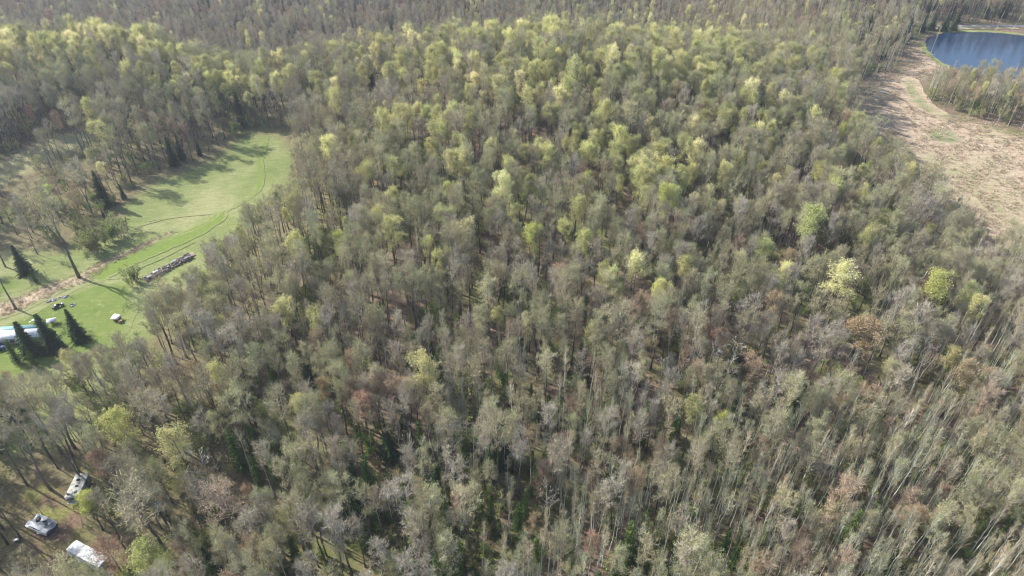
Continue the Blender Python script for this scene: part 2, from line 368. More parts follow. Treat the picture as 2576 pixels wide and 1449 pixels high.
def water_mat():
    m, nt, N, L, P = new_mat('pond_water'); geo = N.new('ShaderNodeNewGeometry')
    P.inputs['Base Color'].default_value = (.012, .032, .07, 1); P.inputs['Roughness'].default_value = .12; P.inputs['IOR'].default_value = 1.33
    P.inputs['Specular IOR Level'].default_value = .9
    a = noise(N, L, .9, 5, geo.outputs['Position'], .6); b = N.new('ShaderNodeBump'); b.inputs['Strength'].default_value = .25; b.inputs['Distance'].default_value = .06
    L.new(a.outputs[0], b.inputs['Height']); L.new(b.outputs[0], P.inputs['Normal']); return m
drape('pond', POND, 6, .16, water_mat(), .4, flat=None)
pond_rim = ribbon([q for q in POND] + [POND[0]], 2.6)
for nm, pts, w, mm in (('pond_shore', ((2385, 81), (2430, 79), (2500, 81), (2576, 88), (2680, 102)), 3.0, M_DRY), ('pond_shore', ((2320, 108), (2322, 120), (2338, 140), (2365, 160), (2400, 176)), 3.0, M_DRY),
                       ('road', ((2340, 70), (2400, 67.5), (2480, 66), (2576, 66.5), (2760, 70)), 5.0, ground_mat('road_gravel', c_road, .6, .15, 3)),
                       ('road_verge', ((2340, 73), (2400, 71.5), (2480, 70.5), (2576, 71), (2760, 75)), 4.0, ground_mat('verge_grass', c_gravel, 1.2, .3, 2))):
    drape(nm, ribbon(spline([at(*q).xy for q in pts]), w), 2.0, .14 if nm != 'pond_shore' else .20, mm, .5)
CLEAR = world_poly([(1120, 845), (1180, 828), (1215, 850), (1205, 905), (1165, 930), (1105, 900)])
drape('glade', smooth_poly(CLEAR, 1), 1.5, .06, ground_mat('glade_grass', c_sedge, 4, .6, 2), .8)
YARD = world_poly([(60, 1205), (150, 1190), (230, 1235), (250, 1300), (270, 1350), (320, 1430), (300, 1540), (240, 1600), (150, 1600), (60, 1500), (30, 1420), (60, 1330), (10, 1280)])
M_YARD = ground_mat('yard_litter', lambda N, L, p: mixc(N, L, ramp_of(N, L, noise(N, L, .18, 4, p).outputs[0], [(.4, (0, 0, 0)), (.6, (1, 1, 1))]), ramp_of(N, L, noise(N, L, 1.5, 5, p).outputs[0], [(.3, (.10, .06, .045)), (.7, (.25, .17, .12))]), ramp_of(N, L, noise(N, L, 2, 5, p).outputs[0], [(.3, (.10, .11, .03)), (.7, (.26, .25, .09))])), 3, .6, 2)
drape('yard', smooth_poly(YARD, 1), 1.6, .06, M_YARD, .8)

# ------------------------------------------------------------------ trees
g3 = lambda: Vector(rng.normal(size=3))
def unit(v): return v.normalized() if v.length > 1e-6 else Vector((0, 0, 1))
class TB:
    """two point buckets: wood in MB, thin twigs and leaves as numpy triangles"""
    def __init__(s): s.wood = MB(); s.tw = []; s.lf = []
def twigs_from(base, d, ln, w, tb, store):
    side = unit(d.cross(g3())) * w
    tip = base + d * ln
    tb.tw.append((base - side, base + side, tip)); store.append((base, tip))
def hardwood(seed, H, cb, cr, limbs=13, subs=7, tw=9, tww=.022, trunk_r=.2, forks=1, up=.9, wander=.4, leaf=0, lsize=.12, lspread=.25, tip_only=False, round_=.5, curl=1.0):
    global rng; rng = np.random.default_rng(seed); rnd = rng.random
    tb = TB(); W = tb.wood; pts = []; seg = []
    stems = []
    if forks == 1:
        n = 8; o = Vector((0, 0, -.3)); path = []; off = Vector((0, 0, 0))
        for i in range(n + 1):
            t = i / n; path.append(Vector((off.x, off.y, -.3 + t * H * .96))); off += Vector((rng.normal() * wander / n * 2, rng.normal() * wander / n * 2, 0))
        rad = [trunk_r * (1 - .93 * (i / n) ** .9) + .012 for i in range(n + 1)]; rad[0] *= 1.45
        W.tube(path, rad, 7, 0); stems.append((path, rad, 1.0))
    else:
        zf = H * cb * (.35 + .4 * rnd()); p0 = [Vector((0, 0, -.3)), Vector((rng.normal() * .08, rng.normal() * .08, zf * .5)), Vector((rng.normal() * .15, rng.normal() * .15, zf))]
        W.tube(p0, [trunk_r * 1.45, trunk_r, trunk_r * .9], 8, 0)
        az0 = rnd() * 6.28
        for k in range(forks):
            az = az0 + k * 6.283 / forks + rng.normal() * .3; spread = cr * (.38 + .3 * rnd()); n = 6; path = []; hk = H * (.82 + .18 * rnd())
            for i in range(n + 1):
                t = i / n; path.append(p0[-1] + Vector((math.cos(az) * spread * t ** .8 + rng.normal() * .12, math.sin(az) * spread * t ** .8 + rng.normal() * .12, (hk - zf) * t * .97)))
            rr = trunk_r * .72 * (1.15 - .1 * forks)
            rad = [rr * (1 - .93 * (i / n) ** .9) + .012 for i in range(n + 1)]; W.tube(path, rad, 6, 0, cap=False); stems.append((path, rad, .8))
    def along(path, t):
        f = t * (len(path) - 1); i = min(int(f), len(path) - 2); return path[i].lerp(path[i + 1], f - i)
    per = max(3, int(limbs / len(stems)))
    for path, rad, sc in stems:
        for i in range(per):
            zt = cb + (1 - cb) * ((i + .3 + .5 * rnd()) / per) ** .85
            top = path[-1].z; bot = path[0].z; t = min(.985, max(.02, (zt * H - bot) / (top - bot)))
            base = along(path, t); r0 = rad[0] + (rad[-1] - rad[0]) * t
            az = i * 2.4 + rng.normal() * .4; tz = (zt - cb) / (1 - cb)
            prof = (math.sin(math.pi * (.18 + .74 * tz)) ** round_) * (1.0 if tz < .6 else 1.15 - .4 * tz)
            ln = cr * sc * (.75 + .4 * rnd()) * prof * (1 / math.cos(min(1.0, .35 + .5 * tz)))
            ln = min(ln, H * .42)
            el = (.45 + .75 * tz) * up + rng.normal() * .12
            d = Vector((math.cos(az) * math.cos(el), math.sin(az) * math.cos(el), math.sin(el))); lp = [base]; dd = d.copy()
            for q in range(4):
                dd = unit(dd + Vector((0, 0, .16 * up)) + g3() * .11 * curl); lp.append(lp[-1] + dd * ln / 4)
            r1 = min(r0 * .6, .018 + ln * .013); W.tube(lp, [r1, r1 * .8, r1 * .58, r1 * .36, .012], 4, 1, cap=False)
            ns = max(3, int(subs * (.6 + .5 * prof)))
            for j in range(ns):
                ts = .22 + .78 * (j + rnd() * .8) / ns; b2 = along(lp, min(ts, .99)); d2 = unit(dd * .75 + g3() * .5 * curl + Vector((0, 0, .22)))
                l2 = ln * (.42 - .18 * ts) + .5 + rnd() * .4; sp_ = [b2, b2 + d2 * l2 * .5, b2 + unit(d2 + g3() * .2 + Vector((0, 0, .15))) * l2]
                r2 = max(.012, r1 * .34); W.tube(sp_, [r2, r2 * .7, .008], 3, 1, cap=False)
                for k in range(tw):
                    tt = .15 + .85 * (k + rnd()) / tw; b3 = along(sp_, min(tt, .99)); d3 = unit(d2 * .7 + g3() * .5 * curl + Vector((0, 0, .25)))
                    l3 = .45 + .75 * rnd(); twigs_from(b3, d3, l3, tww, tb, seg)
                    b4 = b3 + d3 * l3 * (.3 + .3 * rnd()); twigs_from(b4, unit(d3 + g3() * .5 * curl), l3 * .6, tww * .8, tb, seg)
                    if rnd() < .5:
                        b5 = b3 + d3 * l3 * .6; twigs_from(b5, unit(d3 + g3() * .5 * curl), l3 * .5, tww * .8, tb, seg)
    if leaf and seg:
        A = np.array([tuple(a) + tuple(b) for a, b in seg]); k = rng.integers(0, len(A), leaf); t = rng.uniform(.3 if not tip_only else .8, 1.05, leaf)[:, None]
        c = A[k, :3] * (1 - t) + A[k, 3:] * t + rng.normal(size=(leaf, 3)) * lspread
        a = rng.normal(size=(leaf, 3)); a /= np.linalg.norm(a, axis=1)[:, None]; b = np.cross(a, rng.normal(size=(leaf, 3))); b /= np.linalg.norm(b, axis=1)[:, None] + 1e-9
        s = lsize * rng.uniform(.5, 1.3, leaf)[:, None]
        tb.lf = np.stack([c - a * s, c + b * s * .6, c + a * s, c - b * s * .6], 1)
    return tb
def spruce(seed, H, r, layers=26, per=9, droop=.25, dens=1.0, base=.06, blunt=0.0):
    global rng; rng = np.random.default_rng(seed); rnd = rng.random
    tb = TB(); tb.wood.tube([(0, 0, -.3), (0, 0, H * .5), (0, 0, H * .98)], [H * .016 + .03, H * .011, .015], 6, 0); Q = []
    for i in range(layers):
        t = (i + rnd() * .5) / layers; z = H * (base + (1 - base) * t); rr = r * ((1 - t) ** (.85 - .35 * blunt) * (1 - blunt * .35 * (1 - t)) + .03) * (.9 + .2 * rnd()); n = max(4, int(per * (1 - t * .55)))
        for k in range(n):
            az = 6.283 * (k + rnd() * .7) / n + i * .7; l = rr * (.62 + .5 * rnd()) * (1 + .16 * math.sin(az * 2 + seed) + .1 * math.sin(az * 3 + z)); out = Vector((math.cos(az), math.sin(az), 0)); sd = Vector((-out.y, out.x, 0))
            tipz = -droop * l + .15 * l * t * 2
            m = max(3, int(l / .26 * dens))
            for q in range(m):
                s = (q + .5) / m; c = Vector((0, 0, z)) + out * l * s + Vector((0, 0, tipz * s + rng.normal() * .05)); w = l * .26 * (1 - s * .75) + .12
                for sg in (-1, 1):
                    e = c + sd * sg * w * (.7 + .6 * rnd()) + out * (.22 + .2 * rnd()) + Vector((0, 0, -.07 - .18 * rnd()))
                    wd = out * (.11 + .06 * rnd()); Q.append((c - wd, c + wd + Vector((0, 0, .05)), e + wd * .3, e - wd * .5))
            Q.append((Vector((0, 0, z)) + sd * .12, Vector((0, 0, z)) - sd * .12, out * l * 1.02 + Vector((0, 0, z + tipz)), out * l * 1.05 + sd * .05 + Vector((0, 0, z + tipz - .08))))
    tb.lf = np.array([[tuple(p) for p in q] for q in Q]); return tb
def shrubby(seed, H, r, stems=9, leaf=500, ls=.12, tw=14):
    global rng; rng = np.random.default_rng(seed); rnd = rng.random; tb = TB(); seg = []
    for i in range(stems):
        az = rnd() * 6.283; sp_ = r * (.3 + .7 * rnd()); h = H * (.65 + .35 * rnd()); b = Vector((rng.normal() * .25, rng.normal() * .25, -.1)); p = [b, b + Vector((math.cos(az) * sp_ * .35, math.sin(az) * sp_ * .35, h * .5)), b + Vector((math.cos(az) * sp_, math.sin(az) * sp_, h))]
        tb.wood.tube(p, [.035, .025, .01], 3, 1, cap=False)
        for k in range(tw):
            t = .25 + .75 * rnd(); q = p[0].lerp(p[1], t * 2) if t < .5 else p[1].lerp(p[2], t * 2 - 1); d = unit(p[2] - p[0]) * .6 + g3() * .5 + Vector((0, 0, .3)); twigs_from(q, unit(d), .35 + .6 * rnd(), .02, tb, seg)
    A = np.array([tuple(a) + tuple(b) for a, b in seg]); k = rng.integers(0, len(A), leaf); t = rng.uniform(.2, 1.05, leaf)[:, None]
    c = A[k, :3] * (1 - t) + A[k, 3:] * t + rng.normal(size=(leaf, 3)) * .12; a = rng.normal(size=(leaf, 3)); a /= np.linalg.norm(a, axis=1)[:, None]
    b = np.cross(a, rng.normal(size=(leaf, 3))); b /= np.linalg.norm(b, axis=1)[:, None] + 1e-9; s = ls * rng.uniform(.5, 1.3, leaf)[:, None]
    tb.lf = np.stack([c - a * s, c + b * s * .6, c + a * s, c - b * s * .6], 1) if leaf else []
    return tb
# colours: per-instance ramps
G_ = lambda *c: tuple(c)
B_DARK = plant_mat('bark_grey_brown', [(0, (0.088, 0.072, 0.061)), (.5, (0.128, 0.112, 0.098)), (1, (0.168, 0.152, 0.139))], vary=.2)
B_LIMB = plant_mat('limb_bark', [(0, (0.281, 0.238, 0.196)), (.5, (0.380, 0.334, 0.274)), (1, (0.464, 0.423, 0.365))], vary=.2)
B_PALE = plant_mat('aspen_bark', [(0, (0.389, 0.392, 0.313)), (.5, (0.545, 0.554, 0.463)), (1, (0.700, 0.703, 0.612))], vary=.2)
B_WHITE = plant_mat('bleached_bark', [(0, (0.429, 0.410, 0.350)), (1, (0.546, 0.524, 0.455))], vary=.1)
T_GREY = plant_mat('twig_grey', [(0, (0.350, 0.291, 0.221)), (.5, (0.407, 0.365, 0.286)), (1, (0.363, 0.320, 0.273))], vary=.22)
T_BROWN = plant_mat('twig_brown', [(0, (0.366, 0.312, 0.187)), (.5, (0.379, 0.339, 0.209)), (1, (0.340, 0.298, 0.193))], vary=.22)
T_PALE = plant_mat('twig_pale', [(0, (0.354, 0.340, 0.238)), (.5, (0.394, 0.394, 0.288)), (1, (0.335, 0.340, 0.238))], vary=.2)
T_PINK = plant_mat('twig_pinkish', [(0, (0.459, 0.348, 0.248)), (.5, (0.446, 0.362, 0.261)), (1, (0.419, 0.334, 0.248))], vary=.2)
T_WHITE = plant_mat('twig_bleached', [(0, (0.435, 0.403, 0.343)), (1, (0.495, 0.461, 0.396))], vary=.1)
L_OLIVE = plant_mat('bud_olive', [(0, (0.286, 0.306, 0.133)), (.35, (0.353, 0.375, 0.160)), (.7, (0.422, 0.404, 0.187)), (1, (0.326, 0.375, 0.147))], .35, .22)
L_YELLOW = plant_mat('leaf_yellow_green', [(0, (0.705, 0.644, 0.296)), (.4, (0.603, 0.614, 0.240)), (.7, (0.773, 0.704, 0.388)), (1, (0.571, 0.614, 0.259))], .4, .18)
L_GREEN = plant_mat('leaf_fresh_green', [(0, (0.436, 0.446, 0.179)), (.5, (0.532, 0.512, 0.208)), (1, (0.419, 0.434, 0.194))], .4, .18)
L_LIME = plant_mat('leaf_lime', [(0, (0.504, 0.539, 0.146)), (.5, (0.524, 0.530, 0.179)), (1, (0.454, 0.501, 0.195))], .4, .1)
L_RED = plant_mat('bud_red', [(0, (0.369, 0.179, 0.126)), (.4, (0.330, 0.231, 0.168)), (.7, (0.369, 0.242, 0.147)), (1, (0.301, 0.231, 0.179))], .3, .2)
L_ORANGE = plant_mat('bud_orange_tan', [(0, (0.415, 0.294, 0.159)), (.5, (0.396, 0.316, 0.185)), (1, (0.455, 0.350, 0.171))], .3, .15)
N_DARK = plant_mat('spruce_needles', [(0, (0.040, 0.076, 0.034)), (.5, (0.060, 0.095, 0.040)), (1, (0.047, 0.079, 0.047))], .1, .2)
N_CEDAR = plant_mat('cedar_sprays', [(0, (0.097, 0.159, 0.047)), (.5, (0.136, 0.197, 0.056)), (1, (0.078, 0.131, 0.047))], .3, .25)
L_SHRUB = plant_mat('shrub_leaf', [(0, (0.170, 0.240, 0.056)), (.4, (0.243, 0.312, 0.078)), (.8, (0.316, 0.288, 0.101)), (1, (0.194, 0.192, 0.090))], .3, .3)
M_TUFT = plant_mat('reed_blades', [(0, (.40, .30, .21)), (.5, (.47, .38, .27)), (.8, (.52, .44, .32)), (1, (.30, .31, .14))], .2, .25)

def quad_mesh(name, tri, quad, mi_t, mi_q, mats):
    """thin triangles and leaf quads into one mesh, straight from arrays"""
    t = np.array([[tuple(p) for p in f] for f in tri], dtype=np.float32).reshape(-1, 3, 3) if len(tri) else np.zeros((0, 3, 3), np.float32)
    q = np.asarray(quad, dtype=np.float32).reshape(-1, 4, 3) if len(quad) else np.zeros((0, 4, 3), np.float32)
    v = np.concatenate([t.reshape(-1, 3), q.reshape(-1, 3)]); me = bpy.data.meshes.new(name)
    me.vertices.add(len(v)); me.vertices.foreach_set('co', v.ravel()); me.loops.add(len(v)); me.loops.foreach_set('vertex_index', np.arange(len(v), dtype=np.int32))
    st = np.concatenate([np.arange(len(t)) * 3, len(t) * 3 + np.arange(len(q)) * 4]).astype(np.int32); me.polygons.add(len(st)); me.polygons.foreach_set('loop_start', st)
    for m in mats: me.materials.append(m)
    me.polygons.foreach_set('material_index', np.concatenate([np.full(len(t), mi_t), np.full(len(q), mi_q)]).astype(np.int32)); me.update(calc_edges=True); return me
class Proto: pass
PROTOS = {}
def add_proto(kind, tb, H, bark, limb, twig, leaf):
    p = Proto(); p.kind = kind; p.H = H
    nm = kind + '_form'
    p.trunk = tb.wood.mesh(kind + '_trunk', [bark, limb])
    p.crown = quad_mesh(kind + '_crown', tb.tw, tb.lf, 0, 1, [twig, leaf])
    # the same tree as one mesh for the woods that are one mass
    w = tb.wood.mesh(nm, [bark, limb, twig, leaf]); bm_v = np.zeros(len(w.vertices) * 3, np.float32); w.vertices.foreach_get('co', bm_v)
    a = bpy.data.objects.new(nm + '_a', w); 
    cv = np.zeros(len(p.crown.vertices) * 3, np.float32); p.crown.vertices.foreach_get('co', cv)
    nwv = len(w.vertices); li = np.zeros(len(w.loops), np.int32); w.loops.foreach_get('vertex_index', li); ls = np.zeros(len(w.polygons), np.int32); w.polygons.foreach_get('loop_start', ls); mi = np.zeros(len(w.polygons), np.int32); w.polygons.foreach_get('material_index', mi)
    cls = np.zeros(len(p.crown.polygons), np.int32); p.crown.polygons.foreach_get('loop_start', cls); cmi = np.zeros(len(p.crown.polygons), np.int32); p.crown.polygons.foreach_get('material_index', cmi)
    me = bpy.data.meshes.new(nm); me.vertices.add(nwv + len(cv) // 3); me.vertices.foreach_set('co', np.concatenate([bm_v, cv]))
    L2 = np.concatenate([li, nwv + np.arange(len(cv) // 3, dtype=np.int32)]); me.loops.add(len(L2)); me.loops.foreach_set('vertex_index', L2)
    S2 = np.concatenate([ls, len(li) + cls]).astype(np.int32); me.polygons.add(len(S2)); me.polygons.foreach_set('loop_start', S2)
    for m in (bark, limb, twig, leaf): me.materials.append(m)
    me.polygons.foreach_set('material_index', np.concatenate([mi, cmi + 2]).astype(np.int32)); me.update(calc_edges=True)
    bpy.data.objects.remove(a); bpy.data.meshes.remove(w)
    p.joined = me; PROTOS.setdefault(kind, []).append(p); return p
ntri = 0
for i in range(5):   # bare grey and brown hardwoods
    tb = hardwood(100 + i, 17 + i * .9, .54, 2.15 + .16 * i, limbs=15, subs=8, tw=8, tww=.026, trunk_r=.17 + .02 * i, forks=(1, 3, 1, 2, 1)[i], leaf=500, lsize=.07, tip_only=True)
    add_proto('bare_tree', tb, 17 + i * .9, B_DARK, B_LIMB, (T_GREY, T_BROWN, T_GREY, T_GREY, T_BROWN)[i], L_OLIVE)
for i in range(5):   # hardwoods hazed with opening buds
    tb = hardwood(200 + i, 16.5 + i, .54, 2.15 + .15 * i, limbs=14, subs=8, tw=7, tww=.024, trunk_r=.18 + .02 * i, forks=(1, 2, 1, 1, 3)[i], leaf=3000, lsize=.085, lspread=.2)
    add_proto('budding_tree', tb, 16.5 + i, B_DARK, B_LIMB, T_GREY, L_OLIVE)
for i in range(5):   # hardwoods in young yellow green leaf
    tb = hardwood(300 + i, 16.5 + i * .9, .55, 2.15 + .16 * i, limbs=14, subs=8, tw=6, tww=.022, trunk_r=.18, forks=(1, 2, 1, 1, 2)[i], leaf=4600, lsize=.125, lspread=.24, round_=.42)
    add_proto('leafing_tree', tb, 16.5 + i * .9, B_DARK, B_LIMB, T_GREY, (L_YELLOW, L_YELLOW, L_GREEN, L_YELLOW, L_GREEN)[i])
for i in range(5):   # slim pale aspens
    tb = hardwood(400 + i, 13.5 + i, .56, .80 + .1 * i, limbs=13, subs=4, tw=5, tww=.022, trunk_r=.125 + .008 * i, forks=1, up=1.3, wander=.45, curl=.5, leaf=(60, 120, 380, 150, 260)[i], lsize=.07, tip_only=True)
    add_proto('aspen_tree', tb, 13.5 + i, B_PALE, B_PALE, (T_PALE, T_PALE, T_PALE, T_BROWN, T_PINK)[i], (L_OLIVE, L_ORANGE, L_OLIVE, L_ORANGE, L_OLIVE)[i])
for i in range(3):   # red budded maples
    tb = hardwood(500 + i, 14 + i, .40, 2.3 + .15 * i, limbs=14, subs=7, tw=9, tww=.026, trunk_r=.15, forks=(1, 2, 1)[i], leaf=2600, lsize=.085, lspread=.18)
    add_proto('red_maple', tb, 14 + i, B_DARK, B_LIMB, T_PINK, (L_RED, L_ORANGE, L_RED)[i])
for i in range(3):
    add_proto('spruce_tree', spruce(600 + i, 11 + 2 * i, 2.5 + .4 * i, layers=30 + 2 * i, per=12, droop=.32), 11 + 2 * i, B_DARK, B_DARK, T_GREY, N_DARK)
for i in range(3):
    add_proto('cedar_tree', spruce(650 + i, 10 + 1.5 * i, 1.35 + .2 * i, layers=26, per=8, droop=-.15, blunt=.7, dens=.8), 10 + 1.5 * i, B_DARK, B_DARK, T_GREY, N_CEDAR)
for i in range(2):   # dead, bleached
    tb = hardwood(700 + i, 14 + i, .38, 3.3, limbs=11, subs=4, tw=3, tww=.03, trunk_r=.2, forks=(2, 3)[i]); add_proto('dead_tree', tb, 14 + i, B_WHITE, B_WHITE, T_WHITE, T_WHITE)
for i in range(3): add_proto('shrub', shrubby(800 + i, 2.4 + .8 * i, 1.3 + .2 * i, leaf=(300, 700, 450)[i]), 2.4, B_LIMB, T_GREY, T_GREY, L_SHRUB)
def tuft(seed, n=26, h=.9, r=.7):
    rr = np.random.default_rng(seed); b = rr.normal(size=(n, 3)) * r * .5; b[:, 2] = -.05; az = rr.uniform(0, 6.28, n); ln = rr.uniform(.5, 1.1, n) * h; tilt = rr.uniform(.2, 1.0, n)
    d = np.stack([np.cos(az) * np.sin(tilt), np.sin(az) * np.sin(tilt), np.cos(tilt)], 1); s = np.stack([-np.sin(az), np.cos(az), 0 * az], 1) * .09
    return np.stack([b - s, b + s, b + d * ln[:, None]], 1)
TUFTS = [quad_mesh('reed_tuft_form', tuft(i), [], 0, 0, [M_TUFT]) for i in range(3)]
print('protos', round(time.time() - T0, 1), {k: [len(p.joined.polygons) for p in v] for k, v in PROTOS.items()})

# ------------------------------------------------------------------ where which tree grows (places are read off on the ground)
# (u, v, ru, rv, weights bare budding leafing aspen red spruce cedar, spacing)
ZONES = [
 (250, 440, 200, 45, (.74, .14, .10, 0, .02, 0, 0), 6.8),
 (80, 560, 110, 60, (.72, .2, .04, 0, .04, 0, 0), 7.5),
 (200, 110, 330, 80, (.08, .18, .72, 0, .02, 0, 0), 5.6),
 (620, 130, 160, 50, (.35, .3, .3, 0, .05, 0, 0), 6.0),
 (250, 270, 330, 60, (.50, .32, .08, 0, .07, .03, 0), 5.6),
 (90, 10, 350, 30, (.42, .10, .04, .04, .30, .10, 0), 5.6),
 (700, 25, 220, 45, (.52, .06, .02, .08, .24, .08, 0), 5.6),
 (1020, 60, 260, 50, (.08, .22, .70, 0, 0, 0, 0), 5.6),
 (1000, 175, 160, 55, (.60, .22, .14, 0, .02, .02, 0), 5.6),
 (620, 235, 190, 50, (.20, .35, .45, 0, 0, 0, 0), 5.8),
 (850, 330, 200, 90, (.62, .26, .08, 0, .04, 0, 0), 5.4),
 (1350, 230, 260, 120, (.14, .28, .57, 0, .01, 0, 0), 5.8),
 (1650, 170, 250, 80, (.12, .36, .50, .01, .01, 0, 0), 5.6),
 (1500, 20, 350, 35, (.35, .2, .12, .2, .08, .05, 0), 5.6),
 (1950, 110, 200, 80, (.28, .14, .06, .42, .07, .03, 0), 4.0),
 (2150, 150, 120, 60, (.22, .1, .02, .60, .05, .01, 0), 3.8),
 (2320, 45, 120, 30, (.25, .15, .05, .12, .15, .28, 0), 5.0),
 (2520, 25, 160, 40, (.35, .3, .17, .08, .08, .02, 0), 5.6),
 (2500, 240, 130, 60, (.22, .25, .06, .32, .15, 0, 0), 3.6),
 (1950, 270, 220, 80, (.34, .42, .20, .02, .02, 0, 0), 5.4),
 (1550, 440, 280, 110, (.24, .40, .33, 0, .03, 0, 0), 5.8),
 (1100, 480, 200, 110, (.28, .44, .25, 0, .03, 0, 0), 5.8),
 (2150, 430, 250, 100, (.38, .46, .13, 0, .03, 0, 0), 5.2),
 (800, 560, 180, 110, (.48, .44, .06, 0, .02, 0, 0), 5.4),
 (1350, 690, 250, 100, (.38, .42, .12, .03, .04, 0, .01), 6.0),
 (1850, 640, 280, 110, (.38, .42, .10, .04, .06, 0, 0), 5.8),
 (2350, 650, 220, 140, (.42, .30, .05, .20, .03, 0, 0), 4.8),
 (700, 760, 200, 130, (.48, .46, .03, 0, .03, 0, 0), 5.6),
 (500, 900, 200, 130, (.68, .24, .02, 0, .06, 0, 0), 5.6),
 (900, 950, 220, 110, (.44, .34, .02, .06, .04, .02, .08), 5.0),
 (1250, 900, 200, 110, (.38, .18, .01, .20, .05, .04, .14), 5.0),
 (1700, 830, 220, 90, (.48, .20, .03, .18, .09, 0, .02), 5.6),
 (2150, 880, 250, 90, (.46, .22, .04, .16, .12, 0, 0), 5.6),
 (150, 1080, 220, 90, (.72, .22, 0, 0, .06, 0, 0), 5.4),
 (350, 1250, 250, 120, (.60, .26, .04, 0, .08, .01, .01), 5.6),
 (750, 1280, 220, 130, (.36, .26, .02, .06, .05, .04, .21), 4.4),
 (1150, 1200, 230, 160, (.26, .12, 0, .25, .04, .05, .28), 3.8),
 (1600, 1150, 200, 100, (.15, .08, 0, .58, .06, 0, .13), 3.4),
 (1600, 1380, 250, 90, (.06, .05, 0, .76, .03, 0, .10), 2.9),
 (2150, 1150, 300, 110, (.05, .05, 0, .82, .04, 0, .04), 2.9),
 (2250, 1350, 350, 110, (.025, .03, 0, .90, .02, 0, .025), 2.5),
 (2500, 950, 150, 120, (.12, .08, 0, .76, .04, 0, 0), 3.1),
]
ZA = np.array([z[:4] for z in ZONES], float); ZW = np.array([z[4] for z in ZONES]); ZS = np.array([z[5] for z in ZONES])
KINDS = ['bare_tree', 'budding_tree', 'leafing_tree', 'aspen_tree', 'red_maple', 'spruce_tree', 'cedar_tree']
BARE = world_poly([(596, 338), (640, 324), (735, 326), (752, 372), (775, 400), (748, 448), (715, 490), (660, 530), (600, 580), (545, 625), (500, 668), (405, 735), (350, 790), (330, 850), (270, 890), (200, 925), (120, 950), (40, 965), (-140, 990), (-160, 900), (-120, 600), (20, 612), (110, 605), (150, 618), (205, 605), (240, 585), (262, 560), (285, 525), (330, 478), (372, 448), (440, 426), (500, 402), (548, 372)])
NO_TREES = [BARE, FIELD2, MARSH, CLEAR, YARD, [tuple(q) for q in POND], world_poly([(2340, 130), (2350, 200), (2400, 226), (2450, 220), (2500, 206), (2576, 195), (2900, 180), (2900, 100)]), world_poly([(2300, 60), (2420, 58), (2800, 56), (2800, 84), (2300, 84)])]
# jittered grid, thinned to the spacing of each place
step = 1.85
gx, gy = np.meshgrid(np.arange(-470, 470, step), np.arange(28, 600, step)); gx = gx.ravel(); gy = gy.ravel()
rs = np.random.default_rng(11)
gx = gx + rs.uniform(-.48, .48, gx.shape) * step; gy = gy + rs.uniform(-.48, .48, gy.shape) * step
gz = height(gx, gy); gu, gv, gd = proj(gx, gy, gz + 9); bu, bv, _ = proj(gx, gy, gz)
ok = (gu > -330) & (gu < 2900) & (bv > -90) & (gv < 1700)
gx, gy, gz, gu, gv, gd, bu, bv = [a[ok] for a in (gx, gy, gz, gu, gv, gd, bu, bv)]
w = np.exp(-((gu[:, None] - ZA[:, 0]) / ZA[:, 2]) ** 2 - ((gv[:, None] - ZA[:, 1]) / ZA[:, 3]) ** 2) + 1e-12
w /= w.sum(1)[:, None]; pw = w @ ZW; pw /= pw.sum(1)[:, None]; spc = w @ ZS
bey = (gy > np.interp(gx, CREST_X, CREST_Y) + 2) & (gx < 10)
pw[bey] = np.array([.52, .04, .02, .06, .26, .10, 0]); spc[bey] = 5.2
farr = (gv < 50 + 25 * np.clip((gu - 1300) / 700, 0, 1)) & (gu > 1330) & (gx > 10)
pw[farr] = np.array([.46, .10, .05, .22, .09, .08, 0]); spc[farr] = 4.6
# clumps: nearby trees tend to be alike
def lump(x, y, s, k):
    r = np.random.default_rng(k); ph = r.uniform(0, 6.28, 8); an = r.uniform(0, 6.28, 8); f = r.uniform(.6, 1.6, 8) / s
    return sum(np.sin((x * np.cos(a) + y * np.sin(a)) * q * 6.28 + p) for a, q, p in zip(an, f, ph)) / 2.0
lk = np.stack([np.exp(.75 * lump(gx, gy, 34, 20 + k)) for k in range(7)], 1); pw = pw * lk; pw /= pw.sum(1)[:, None]
keep = rs.random(len(gx)) < (step / (spc * (.50 - .10 * sstep(210, 340, gy)))) ** 2 * 1.0 * np.clip(1 + .55 * lump(gx, gy, 17, 90), .15, 1.8)
for poly in NO_TREES: keep &= ~inside(poly, gx, gy)
keep &= ~((rimdist(BARE, gx, gy) < 24) & (gx < np.interp(gy, [130, 250], [-118, -84])) & (rs.random(len(gx)) < .2))
gx, gy, gz, gu, gv, gd, bu, bv, pw, spc = [a[keep] for a in (gx, gy, gz, gu, gv, gd, bu, bv, pw, spc)]
cs = pw.cumsum(1); kk = (rs.random(len(gx))[:, None] > cs).sum(1).clip(0, 6)
